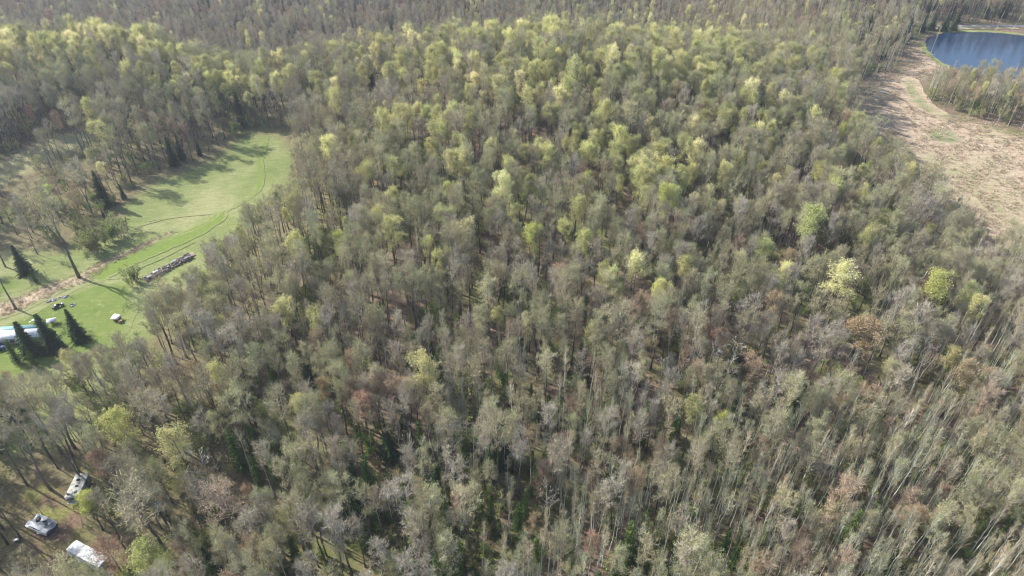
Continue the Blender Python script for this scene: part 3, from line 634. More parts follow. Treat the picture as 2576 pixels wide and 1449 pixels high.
# enforce minimum distances between the wide crowned kinds
cell = {}; alive = np.ones(len(gx), bool); order = rs.permutation(len(gx))
need = np.array([2.5, 2.6, 2.8, 1.05, 2.2, 2.2, 1.5])
LAND = []      # hand placed trees keep their distance too
def clash(x, y, r):
    ci, cj = int(x // 5), int(y // 5)
    for a in (-1, 0, 1):
        for b in (-1, 0, 1):
            for (px, py, pr) in cell.get((ci + a, cj + b), ()):
                if (px - x) ** 2 + (py - y) ** 2 < ((r + pr) / 2) ** 2: return True
    return False
def put(x, y, r): cell.setdefault((int(x // 5), int(y // 5)), []).append((x, y, r))
def crown_site(u, v, H): return at(u, v, H * .72)
USED = {}
def plant(kind, i, x, y, H=None, wide=1.0, rz=None, label=None, cat='tree', group=None, lean=(0, 0)):
    p = PROTOS[kind][i % len(PROTOS[kind])]; s = (H or p.H) / p.H
    o = bpy.data.objects.new(kind, None); o.empty_display_size = .5; COL.objects.link(o)
    o.location = (x, y, hh(x, y)); o.rotation_euler = (lean[0], lean[1], rz if rz is not None else random.uniform(0, 6.28)); o.scale = (s * wide, s * wide, s)
    link(bpy.data.objects.new('trunk', p.trunk), o); link(bpy.data.objects.new('crown', p.crown), o)
    meta(o, label, cat, group); return o
# kind, form, u, v, height, width, mode, label
def variant(kind, name, leafmat=None, twigmat=None, bark=None, src=0):
    p0 = PROTOS[kind][src]; p = Proto(); p.kind = name; p.H = p0.H; p.trunk = p0.trunk; p.crown = p0.crown.copy()
    if leafmat: p.crown.materials[1] = leafmat
    if twigmat: p.crown.materials[0] = twigmat
    if bark: p.trunk = p0.trunk.copy(); p.trunk.materials[0] = bark; p.trunk.materials[1] = bark
    PROTOS.setdefault(name, []).append(p)
for s_ in range(5): variant('leafing_tree', 'lime_leafed_tree', L_LIME, src=s_)
for s_ in range(5): variant('leafing_tree', 'orange_budded_tree', L_ORANGE, src=s_)
for s_ in range(5): variant('leafing_tree', 'red_budded_tree', L_RED, T_PINK, src=s_)
for s_ in range(5): variant('leafing_tree', 'pale_leafed_tree', L_YELLOW, src=s_)
for s_ in range(2): variant('aspen_tree', 'white_birch', None, T_PALE, B_WHITE, src=s_ + 2)
LM = [
 ('lime_leafed_tree', 0, 385, 1432, 13, 1.1, 'big bright lime green tree cut off by the bottom edge, right of the long trailer', 'the bright lime tree at the bottom edge'),
 ('lime_leafed_tree', 1, 222, 1275, 10, 1.1, 'yellow green tree leaning over the old camper', 'the yellow green tree over the old camper'),
 ('lime_leafed_tree', 2, 312, 1098, 15, 1.0, 'rounded yellow green tree top above the woods left of centre bottom', 'the rounded yellow green tree above the old camper'),
 ('pale_leafed_tree', 3, 455, 1138, 15, 1.05, 'olive yellow tree beside the white dead tree on its upper left', 'the olive yellow tree near the white dead tree'),
 ('red_budded_tree', 0, 262, 1195, 13, .8, 'red and orange budded tree between the old camper and the rounded yellow tree', 'the red and orange tree above the old camper'),
 ('dead_tree', 0, 512, 1190, 14, 1.0, 'white dead tree with bare crooked limbs in the dark woods', 'the white dead tree'),
 ('red_maple', 0, 572, 1280, 15, 1.1, 'large pinkish budded tree below the white dead tree', 'the large pinkish tree'),
 ('red_budded_tree', 1, 628, 1252, 9, .6, 'small red budded tree just right of the large pinkish tree', 'the small red tree'),
 ('orange_budded_tree', 0, 826, 1180, 9, .55, 'small orange budded tree among dark conifers in the lower woods', 'the small orange tree'),
 ('lime_leafed_tree', 3, 1670, 535, 18, .8, 'tall lemon yellow tree standing above grey crowns right of centre', 'the tall lemon yellow tree'),
 ('lime_leafed_tree', 4, 1332, 622, 18, .75, 'narrow golden yellow tree at the middle of the woods', 'the narrow golden tree'),
 ('pale_leafed_tree', 0, 1182, 610, 15, .75, 'pale yellow tree left of the narrow golden tree', 'the pale yellow tree'),
 ('lime_leafed_tree', 0, 2022, 592, 18, 1.0, 'large bright yellow green tree in the grey woods below the marsh', 'the large bright tree below the marsh'),
 ('pale_leafed_tree', 1, 1918, 648, 15, .85, 'dull yellow tree left of the large bright tree', 'the dull yellow tree'),
 ('lime_leafed_tree', 1, 2345, 752, 19, .95, 'tall pale yellow tree with two stacked crowns near the right edge', 'the tall double crowned yellow tree'),
 ('pale_leafed_tree', 2, 2418, 770, 15, .8, 'green leafed tree on the right of the tall double crowned yellow tree', 'the green tree at its right'),
 ('pale_leafed_tree', 3, 2112, 740, 17, 1.2, 'wide olive green tree in the right hand woods', 'the wide olive tree'),
 ('pale_leafed_tree', 4, 1965, 703, 13, .95, 'yellowish tree between the large bright tree and the wide olive tree', 'the yellowish tree by the wide olive tree'),
 ('orange_budded_tree', 1, 2158, 862, 17, 1.15, 'broad orange brown tree above the dark gap in the woods', 'the broad orange brown tree'),
 ('orange_budded_tree', 2, 2415, 965, 14, 1.0, 'tan budded tree over the thicket near the right edge', 'the tan tree over the thicket'),
 ('orange_budded_tree', 3, 1935, 795, 14, .8, 'rust coloured tree left of the broad orange brown tree', 'the rust coloured tree'),
 ('pale_leafed_tree', 0, 1598, 702, 15, .95, 'pale cream yellow tree below the tall lemon yellow tree', 'the cream yellow tree'),
 ('pale_leafed_tree', 1, 1655, 752, 14, .8, 'yellow green tree just below the cream yellow tree', 'the yellow green tree under it'),
 ('leafing_tree', 2, 1455, 560, 16, .85, 'fresh green tree uphill of the narrow golden tree', 'the fresh green tree at the middle'),
 ('leafing_tree', 4, 1418, 600, 15, .8, 'soft green tree between the fresh green tree and the narrow golden tree', 'the soft green tree'),
 ('lime_leafed_tree', 2, 1475, 486, 14, .75, 'light yellow green tree above the fresh green tree', 'the light yellow green tree'),
 ('lime_leafed_tree', 3, 1668, 402, 14, .75, 'small vivid lime tree halfway up the hill', 'the small vivid lime tree'),
 ('lime_leafed_tree', 4, 1610, 420, 14, .75, 'vivid green tree left of the small vivid lime tree', 'the vivid green tree'),
 ('pale_leafed_tree', 2, 1468, 640, 15, .8, 'yellow tinged tree right of the narrow golden tree', 'the yellow tinged tree'),
 ('lime_leafed_tree', 0, 856, 642, 14, .72, 'bright yellow tree on the slope right of the wood stack', 'the bright yellow tree on the slope'),
 ('lime_leafed_tree', 1, 872, 582, 12, .5, 'slim yellow tree just above the bright yellow tree on the slope', 'the slim yellow tree'),
 ('pale_leafed_tree', 3, 803, 612, 12, .5, 'slim pale yellow tree left of the bright yellow tree on the slope', 'the slim pale yellow tree'),
 ('leafing_tree', 2, 2195, 402, 15, .9, 'light green tree near the marsh edge', 'the light green tree near the marsh'),
 ('leafing_tree', 4, 2232, 425, 14, .9, 'second light green tree, lower right of the first by the marsh edge', 'the lower light green tree'),
 ('lime_leafed_tree', 2, 2110, 358, 14, .6, 'narrow yellow green tree left of the light green trees by the marsh', 'the narrow yellow green tree'),
 ('lime_leafed_tree', 3, 2092, 222, 15, 1.0, 'lone yellow domed tree among grey aspens left of the marsh', 'the lone yellow domed tree'),
 ('lime_leafed_tree', 1, 2330, 602, 12, .7, 'yellow green tree low in the woods below the marsh corner', 'the yellow green tree below the marsh corner'),
 ('leafing_tree', 2, 1738, 1060, 15, .75, 'dense dark green leafy tree on the upper rim of the pale thicket', 'the dense dark green tree'),
 ('lime_leafed_tree', 0, 1808, 1092, 13, .6, 'yellow green conical tree at the rim of the pale thicket', 'the yellow green conical tree'),
 ('dead_tree', 1, 1020, 1130, 13, .8, 'whitish bare tree with a long stem in the lower middle', 'the whitish bare tree'),
 ('dead_tree', 0, 1378, 1272, 12, .8, 'whitish bare tree with a fan of limbs above the conifers', 'the fan shaped white tree'),
 ('dead_tree', 1, 1345, 690, 13, .7, 'small bleached tree right below the narrow golden tree', 'the bleached tree below the golden tree'),
 ('dead_tree', 0, 1820, 922, 15, .9, 'grey white branching tree left of the dark gap', 'the grey white branching tree'),
 ('dead_tree', 1, 2330, 912, 14, .8, 'pale forked tree right of the dark gap', 'the pale forked tree'),
 ('dead_tree', 0, 1665, 955, 12, .8, 'pale bare tree above the dense dark green tree', 'the pale bare tree'),
 ('orange_budded_tree', 4, 1340, 1330, 11, .6, 'orange brown budded tree below the fan shaped white tree', 'the orange brown tree low down'),
 ('orange_budded_tree', 0, 815, 1005, 12, .7, 'tan budded tree in the lower woods', 'the tan tree in the lower woods'),
 ('lime_leafed_tree', 1, 1130, 560 - 60, 13, .8, 'yellow green tree left of the middle of the hill', 'the yellow green tree left of the middle'),
 ('pale_leafed_tree', 4, 1290, 552, 13, .9, 'yellow olive tree left of the fresh green tree', 'the yellow olive tree'),
 ('leafing_tree', 2, 440, 302 - 5, 12, .8, 'yellow green tree in the strip between the two meadows', 'the yellow green tree in the strip'),
 ('lime_leafed_tree', 4, 130, 500, 13, .55, 'yellow green tree behind the big bare tree in the left strip', 'the yellow green tree in the left strip'),
 ('orange_budded_tree', 1, 95, 548, 9, .9, 'rounded tan green tree in the left strip', 'the tan green tree'),
 ('red_budded_tree', 2, 82, 303, 12, .7, 'red budded tree beside the far pale meadow', 'the red tree beside the far meadow'),
 ('red_budded_tree', 3, 150, 320, 12, .7, 'dull red tree right of the red budded tree by the far meadow', 'the dull red tree'),
 ('red_budded_tree', 0, 130, 52, 15, 1.2, 'deep red tree on the far slope behind the left hill', 'the deep red tree'),
 ('orange_budded_tree', 2, 60, 36, 15, 1.2, 'orange tree on the far slope behind the left hill', 'the orange tree'),
 ('red_budded_tree', 4, 1995, 88, 10, .7, 'small crimson tree among grey aspens near the pond', 'the small crimson tree'),
 ('leafing_tree', 2, 452, 1300 - 55, 8, .6, 'low green tree in the dark woods', 'the low green tree'),
 ('lime_leafed_tree', 0, 85, 1262, 6, .7, 'low lime green bushy tree left of the old camper', 'the low lime tree'),
]
LMX = []
for kind, i, u, v, H, wd, lab, short in LM:
    p = crown_site(u, v, H); o = plant(kind, i, p.x, p.y, H * 1.1, wd * 1.12, rz=i * 1.3 + u * .01, label=lab); put(p.x, p.y, 6.6 * wd if kind != 'dead_tree' else 6.0); LMX.append((p.x, p.y, short))
# conifers read off by their feet
SPR = [
 ('spruce_tree', 2, 268, 517, 12.5, 1.0, 'large dark spruce on the left edge of the green meadow', 'the large dark spruce by the meadow'),
 ('spruce_tree', 1, 440, 418, 11.5, .75, 'dark spruce against the trees at the upper left edge of the meadow', 'the dark spruce at the upper meadow edge'),
 ('spruce_tree', 0, 504, 391, 6.0, .8, 'small dark spruce beneath bare trees near the top of the meadow', 'the small spruce near the top of the meadow'),
 ('spruce_tree', 0, 313, 500, 5.5, .8, 'small spruce right of the large dark spruce', 'the small spruce by the large one'),
 ('spruce_tree', 1, 262, 547, 2.6, .8, 'tiny spruce in the grass below the large dark spruce', 'the tiny spruce'),
 ('spruce_tree', 2, 66, 688, 9.5, 1.15, 'bluish spruce beside the small patch of lawn at the left edge', 'the bluish spruce'),
 ('cedar_tree', 2, 92, 712, 5.0, 1.3, 'low rounded pine in front of the bluish spruce', 'the low rounded pine'),
 ('spruce_tree', 0, 84, 893, 10.5, 1.2, 'dark spruce in front of the mobile home, nearest its windows', 'the spruce at the windows'),
 ('spruce_tree', 1, 136, 878, 11.0, 1.2, 'dark spruce covering the gable of the mobile home', 'the spruce at the gable'),
 ('spruce_tree', 2, 203, 856, 10.0, 1.1, 'dark spruce standing apart on the lawn, right of the other two', 'the spruce apart on the lawn'),
 ('cedar_tree', 1, 48, 915, 7.5, 1.3, 'olive green conifer below the mobile home at the left edge', 'the olive conifer'),
 ('cedar_tree', 0, 92, 925, 5.5, 1.4, 'low yellow green conifer under the dark spruces', 'the low conifer'),
]
for kind, i, u, v, H, wd, lab, short in SPR:
    p = at(u, v); plant(kind, i, p.x, p.y, H, wd, label=lab); put(p.x, p.y, 4.5); LMX.append((p.x, p.y, short))
SEEN = {}
for i, (u, v, H, k) in enumerate([(1105, 975, 10, 'spruce_tree'), (975, 1112, 9, 'spruce_tree'), (895, 1062, 9, 'cedar_tree'), (1045, 868, 9, 'cedar_tree'), (1075, 850, 8, 'cedar_tree'), (745, 1172, 9, 'cedar_tree'), (1208, 1010, 10, 'cedar_tree'), (1352, 1018, 11, 'cedar_tree'),
    (1322, 1262, 9, 'cedar_tree'), (1540, 1195, 8, 'cedar_tree'), (802, 1262, 10, 'cedar_tree'), (520, 1408, 9, 'spruce_tree'), (1118, 1288, 10, 'cedar_tree'), (1100, 1205, 11, 'spruce_tree'), (1370, 1180, 12, 'cedar_tree'), (2005, 1018, 8, 'spruce_tree'), (1860, 1010, 8, 'spruce_tree'),
    (2170, 1018, 8, 'spruce_tree'), (1910, 995, 9, 'spruce_tree'), (1950, 990, 9, 'spruce_tree'), (1255, 1330, 7, 'cedar_tree'), (1310, 1360, 7, 'cedar_tree'), (640, 1180, 9, 'cedar_tree'), (1160, 1400, 10, 'cedar_tree'), (880, 1160, 9, 'cedar_tree'), (700, 1400, 8.5, 'cedar_tree'), (20, 1010, 9, 'spruce_tree')]):
    p = crown_site(u, v, H * .8); word = 'dark spruce' if k == 'spruce_tree' else 'green cedar'
    refs = sorted(LMX, key=lambda q: (q[0] - p.x) ** 2 + (q[1] - p.y) ** 2)[0]
    dx, dy = p.x - refs[0], p.y - refs[1]; rel = ('right of' if dx > 0 else 'left of') if abs(dx) > abs(dy) else ('uphill of' if dy > 0 else 'downhill of')
    far = 'just' if math.hypot(dx, dy) < 9 else 'some way'
    plant(k, i, p.x, p.y, H, 1.0, label=(f'{word} standing {far} {rel} {refs[2]}' + ('' if (word, far, rel, refs[2]) not in SEEN else f', {"near the bottom edge" if v > 1380 else ("taller" if H > SEEN[(word, far, rel, refs[2])] else "smaller")}'))); put(p.x, p.y, 3); SEEN[(word, far, rel, refs[2])] = H; LMX.append((p.x, p.y, f'the {word} at {rel.replace(" of", "")} of {refs[2][4:] if False else refs[2]}')) if False else None
# far pines by the pond
for i, (u, v, H) in enumerate([(2385, 46, 9), (2408, 48, 8), (2330, 48, 9), (2352, 46, 8), (2270, 56, 10), (2290, 60, 9), (2065, 60, 12), (2190, 55, 11), (770, 22, 14), (1455, 48, 12), (1500, 52, 12), (1560, 50, 12)]):
    p = crown_site(u, v, H); plant('spruce_tree', i, p.x, p.y, H, 1.3, label='dark pine rising from the far woods beyond the hill' if u < 2200 else 'dark pine in the clump behind the head of the pond', group='dark pines in the far woods' if u < 2200 else 'dark pines behind the pond'); put(p.x, p.y, 4)
# big bare trees in the open
plant('bare_tree', 1, *at(200, 699).xy, 25, 1.25, rz=2.4, label='big bare tree with a forked trunk alone beside the lawn', cat='tree'); LMX.append((*at(200, 699).xy, 'the big bare tree by the lawn'))
plant('bare_tree', 4, *at(40, 778).xy, 22, 1.0, rz=.6, label='tall bare tree with two stems behind the mobile home', cat='tree')
plant('bare_tree', 1, *at(14, 672).xy, 17, 1.0, rz=4.4, label='bare tree left of the bluish spruce', cat='tree')
plant('bare_tree', 0, *at(95, 640).xy, 12, .9, label='slender bare tree above the bluish spruce', cat='tree')
plant('aspen_tree', 0, *at(100, 755).xy, 7, .7, label='thin bare sapling in the dry grass of the ditch, behind the rock row', cat='tree')
plant('aspen_tree', 1, *at(137, 733).xy, 6.5, .7, label='thin bare sapling on the ditch bank left of the big bare tree', cat='tree')
for i, (u, v) in enumerate(((402, 440), (416, 438), (408, 435))):
    pass
for i, (u, v, H, lab) in enumerate([(2340, 136, 12, 'white birch leaning at the edge of the pond'), (2494, 296, 13, 'white birch at the near foot of the wood by the marsh'), (2310, 255, 11, 'pale birch at the corner of the green marsh grass'), (2190, 225, 10, 'pale birch at the left rim of the marsh'), (2176, 236, 10, 'second pale birch at the left rim of the marsh, nearer than the first'),
    (2470, 470, 12, 'white birch where the woods meet the lower marsh'), (2385, 205, 9, 'slim birch at the head of the small wood by the pond'), (2505, 76, 9, 'pale birch by the road behind the pond'), (2545, 78, 9, 'second pale birch by the road, near the frame edge')]):
    p = at(u, v); plant('white_birch', i, p.x, p.y, H, .7, label=lab, lean=(0, R(7 + i % 3 * 3))); put(p.x, p.y, 1.5)
for i, (u, v, H, wd, k, lab) in enumerate([(128, 1232, 20, 1.0, 'bare_tree', 'tall dark bare tree behind the old camper'), (70, 1222, 19, 1.0, 'bare_tree', 'tall bare tree left of the old camper, throwing a long shadow'), (8, 1330, 17, 1.0, 'budding_tree', 'budding tree left of the wrecked trailer'),
    (-20, 1290, 19, 1.1, 'bare_tree', 'bare tree at the left edge above the wrecked trailer'), (430, 1415, 22, 1.45, 'bare_tree', 'largest dark bare tree, forked near the ground, right of the long trailer'), (112, 1478, 10, 1.5, 'bare_tree', 'grey bare bushy tree in front of the wrecked trailer'), (330, 1470, 12, 1.2, 'red_maple', 'brownish tree over the right end of the long trailer')]):
    p = at(u, v); plant(k, (1, 0, 1, 2, 4, 1, 0, 3)[i], p.x, p.y, H, wd, label=lab); put(p.x, p.y, 5)
# shrub row at the meadow's lower end
for i, (u, v) in enumerate([(222, 626), (236, 634), (250, 622), (268, 614), (285, 606), (303, 600), (318, 590), (245, 640)]):
    p = at(u, v); plant('shrub', i, p.x, p.y, 5.2, 1.0, label='tall bare shrub in the clump on the lower meadow', cat='shrub', group='tall bare shrubs on the lower meadow'); put(p.x, p.y, 2)
for i, (u, v) in enumerate([(338, 705), (345, 712), (330, 722)]):
    p = at(u, v); plant('shrub', i, p.x, p.y, 3.8, .9, label='leafless bush at the lower end of the wood stack', cat='shrub', group='bushes at the end of the wood stack')
for (u, v), lab in (((225, 838), None),):
    pass

# ---- the rest of the woods
for n in order:
    k = kk[n]; r = need[k] * (.78 - .17 * float(sstep(210, 340, gy[n])))
    if clash(gx[n], gy[n], r): alive[n] = False
    else: put(gx[n], gy[n], r)
# what the photograph shows open stays open: trees whose tops would cover it are younger, or are not there
OPEN = [[(-30, 425), (60, 385), (150, 345), (235, 333), (240, 350), (190, 385), (120, 420), (60, 455), (-30, 485)], [(640, 345), (735, 338), (722, 380), (700, 450), (650, 490), (610, 500), (560, 560), (500, 620), (480, 650), (370, 715), (330, 760), (325, 850), (240, 860), (120, 900), (0, 925), (-60, 925), (-60, 700), (200, 700), (330, 600), (300, 560), (360, 480), (440, 440), (560, 390)],
 [(2297, 100), (2290, 133), (2300, 163), (2250, 180), (2200, 177), (2184, 200), (2174, 233), (2174, 273), (2237, 325), (2300, 370), (2350, 400), (2410, 460), (2460, 520), (2600, 560), (2600, 335), (2494, 304), (2334, 265), (2327, 217), (2350, 187)],
 [(2327, 103), (2350, 86), (2600, 92), (2600, 122), (2500, 145), (2404, 167), (2340, 137)]]
hmul = np.ones(len(gx)); hmul[(bu > 2320) & (bv > 180) & (bv < 420)] = .72; hmul[(bu > 2120) & (bu < 2330) & (bv > 40) & (bv < 260)] = .72; ph = np.array([18.5, 18.5, 18, 15.5, 15, 13, 10])[kk]
for _ in range(7):
    bad = np.zeros(len(gx), bool)
    for fr_ in (.55, .8, 1.0):
        pu, pv_, _z = proj(gx, gy, gz + ph * hmul * fr_)
        for op in OPEN: bad |= inside(op, pu, pv_)
        pu, pv_, _z = proj(gx - np.sign(gx) * -1.0 * np.where(kk == 3, .8, 2.2), gy, gz + ph * hmul * fr_)
        for op in OPEN: bad |= inside(op, pu, pv_)
    hmul[bad] *= .86
alive &= hmul > .42
hmul = hmul[alive]
gx, gy, gz, gu, gv, gd, bu, bv, kk = [a[alive] for a in (gx, gy, gz, gu, gv, gd, bu, bv, kk)]
ni = len(gx); form = rs.integers(0, 5, ni); hs = rs.uniform(.78, 1.12, ni) * hmul; ws = rs.uniform(.85, 1.15, ni) * np.clip(hs / hmul, .9, 1.1); rot = rs.uniform(0, 6.28, ni); lean = rs.normal(size=(ni, 2)) * .035
near_rim = np.zeros(ni, bool)
print('trees', ni, np.bincount(kk), round(time.time() - T0, 1))
PLACES = [
 (200, 110, 300, 70, 'on the left hill above the two meadows'), (90, 10, 350, 28, 'on the far slope behind the left hill'), (700, 25, 220, 40, 'in the far valley behind the crest'),
 (250, 270, 300, 60, 'in the dark hollow behind the far pale meadow'), (250, 430, 220, 60, 'in the strip between the two meadows'), (60, 560, 90, 90, 'at the left edge behind the bluish spruce'),
 (600, 260, 170, 70, 'at the top end of the green meadow'), (1020, 60, 260, 50, 'along the far crest of the hill'), (1500, 20, 350, 30, 'beyond the far crest of the hill'), (850, 330, 160, 90, 'on the slope right of the meadow top'),
 (1350, 230, 260, 110, 'high on the central hill'), (1800, 150, 220, 70, 'on the far right shoulder of the hill'), (2150, 150, 110, 60, 'in the grey aspens left of the marsh'), (2400, 40, 160, 35, 'behind the pond and its road'),
 (2500, 240, 120, 60, 'in the small wood between pond and marsh'), (1980, 300, 200, 80, 'on the slope going down to the marsh'), (1550, 440, 250, 90, 'halfway up the middle of the hill'), (1100, 480, 180, 100, 'on the left middle of the hill'),
 (2250, 470, 220, 90, 'in the woods under the lower marsh'), (700, 560, 120, 120, 'along the woods edge right of the meadow'), (1350, 690, 220, 90, 'around the narrow golden tree'), (1850, 640, 220, 100, 'left of the large bright yellow green tree'),
 (2380, 700, 180, 120, 'around the tall double crowned yellow tree'), (420, 800, 120, 90, 'along the woods edge below the wood stack'), (750, 760, 180, 110, 'on the slope below the bright yellow tree'), (1100, 860, 150, 80, 'around the small glade'),
 (1500, 860, 200, 80, 'in the brown woods right of the small glade'), (2150, 900, 230, 80, 'around the dark gap in the right hand woods'), (150, 1030, 160, 80, 'below the mobile home and its spruces'), (500, 1000, 160, 90, 'in the brown woods down from the lawn'),
 (120, 1180, 140, 70, 'above the three parked wrecks'), (350, 1300, 130, 110, 'right of the long covered trailer'), (650, 1200, 120, 90, 'around the white dead tree'), (900, 1080, 160, 90, 'among the cedars of the lower woods'),
 (750, 1380, 180, 70, 'at the bottom edge left of the middle'), (1200, 1180, 160, 100, 'around the whitish bare tree with the long stem'), (1250, 1390, 200, 60, 'at the bottom edge in the middle'), (1600, 1060, 160, 90, 'around the dense dark green tree'),
 (1700, 1280, 180, 80, 'in the left part of the pale thicket'), (2050, 1150, 180, 80, 'in the upper part of the pale thicket'), (2430, 1080, 170, 90, 'at the right end of the upper thicket'), (2100, 1380, 200, 80, 'at the bottom of the pale thicket'), (2450, 1350, 180, 110, 'in the bottom right corner of the thicket')]
PA = np.array([p[:4] for p in PLACES], float)
def place(u, v): return PLACES[int(np.argmin(((u - PA[:, 0]) / PA[:, 2]) ** 2 + ((v - PA[:, 1]) / PA[:, 3]) ** 2))][4]
LOOK = {'bare_tree': ['bare grey tree with one straight stem', 'bare brown tree forked into three stems', 'bare grey broad crowned tree', 'bare grey tree forked in two', 'tall bare brown tree'],
 'budding_tree': ['olive budding tree with a rounded crown', 'olive budding tree forked in two', 'grey olive tree in bud', 'tall olive tree in bud', 'broad olive budding tree with several stems'],
 'leafing_tree': ['pale yellow green tree in young leaf', 'forked yellow green tree in young leaf', 'fresh green tree in young leaf', 'tall pale yellow green tree', 'broad green tree in young leaf'],
 'aspen_tree': ['slim pale aspen, bare', 'slim pinkish topped aspen', 'slim aspen with a green haze', 'slim brownish aspen', 'tall slim aspen with reddish buds'],
 'red_maple': ['red budded maple', 'orange budded maple forked in two', 'dull red maple in bud'],
 'spruce_tree': ['dark spruce'] * 3, 'cedar_tree': ['green cedar'] * 3}
GROUPN = {'bare_tree': 'bare hardwoods', 'budding_tree': 'budding hardwoods', 'leafing_tree': 'trees in young leaf', 'aspen_tree': 'slim aspens', 'red_maple': 'red budded maples', 'spruce_tree': 'spruces', 'cedar_tree': 'cedars'}
SHORT = {'bare_tree': 'bare tree', 'budding_tree': 'olive budding tree', 'leafing_tree': 'young leafed tree', 'aspen_tree': 'slim aspen', 'red_maple': 'reddish tree', 'spruce_tree': 'spruce', 'cedar_tree': 'cedar'}
hs *= .91 * (1 - .12 * sstep(240, 360, gy)); ws *= .86 * (1 - .24 * sstep(210, 340, gy))
solo = np.zeros(ni, bool)
vis = (gu > -30) & (gu < 2606) & (gv > -10) & (gv < 1500)
for k in range(7):
    c = np.where((kk == k) & vis)[0]; c = c[np.argsort(gd[c])][:(290, 290, 290, 290, 140, 120, 250)[k]]; solo[c] = True
# the neighbour of a landmark is named by it, the others by their place
own = {}
for (lx_, ly_, short) in LMX:
    c = np.where(solo)[0]; dx = gx[c] - lx_; dy = gy[c] - ly_; d = np.hypot(dx, dy)
    for rel, mask in (('just left of', (dx < 0) & (abs(dx) > abs(dy))), ('just right of', (dx > 0) & (abs(dx) > abs(dy))), ('just behind', (dy > 0) & (abs(dy) > abs(dx))), ('just in front of', (dy < 0) & (abs(dy) > abs(dx)))):
        m = np.where(mask & (d < 9))[0]
        if len(m):
            q = c[m[np.argmin(d[m])]]
            if q not in own: own[q] = f'{rel} {short}'
ORD = ['leftmost', 'second from left', 'third from left', 'fourth from left', 'fifth from left', 'sixth from left', 'seventh from left']
pile = {}
for n in np.where(solo)[0]:
    if n not in own:
        f = int(form[n]) % len(PROTOS[KINDS[kk[n]]]); pile.setdefault(f'{LOOK[KINDS[kk[n]]][f]} {place(gu[n], gv[n])}', []).append(n)
ordn = {}
def near_phrase(n):
    q = min(LMX, key=lambda a: (a[0] - gx[n]) ** 2 + (a[1] - gy[n]) ** 2); dx, dy = gx[n] - q[0], gy[n] - q[1]; d = math.hypot(dx, dy)
    if d > 34: return None
    rel = ('right of' if dx > 0 else 'left of') if abs(dx) > abs(dy) else ('behind' if dy > 0 else 'in front of')
    return f'{"a few trees" if d < 17 else "some way"} {rel} {q[2]}'
pile = {}
for n in np.where(solo)[0]:
    if n in own: continue
    look = LOOK[KINDS[kk[n]]][int(form[n]) % len(PROTOS[KINDS[kk[n]]])]; ph_ = near_phrase(n)
    if ph_:
        t = f'{look} {ph_}'
        if len(t.replace(',', '').split()) > 14: t = f'{SHORT[KINDS[kk[n]]]} {ph_}'
        if len(t.replace(',', '').split()) > 16: t = f'{look} {place(gu[n], gv[n])}'
    else: t = f'{look} {place(gu[n], gv[n])}'
    pile.setdefault(t, []).append(n)
BASE = {n: key for key, m in pile.items() for n in m}
for key, m in pile.items():
    if 2 <= len(m) <= 7:
        for q, n in enumerate(sorted(m, key=lambda a: gu[a])):
            t = f'{key}, {"rightmost" if q == len(m) - 1 else ORD[q]}'
            if len(t.replace(',', '').split()) <= 16: ordn[n] = t
for n in np.where(solo)[0]:
    kind = KINDS[kk[n]]; f = int(form[n]) % len(PROTOS[kind]); look = LOOK[kind][f]; p = PROTOS[kind][f]
    if n in own: lab, grp = f'{SHORT[kind]}, {own[n]}', None
    else: pl = place(gu[n], gv[n]); lab = ordn.get(n, BASE[n]); grp = BASE[n] if len(pile[BASE[n]]) > 1 else f'{GROUPN[kind]} {pl}'
    plant(kind, f, gx[n], gy[n], p.H * hs[n], ws[n] * (hmul[n] ** -.3), rz=rot[n], label=lab, group=grp, lean=tuple(lean[n]))

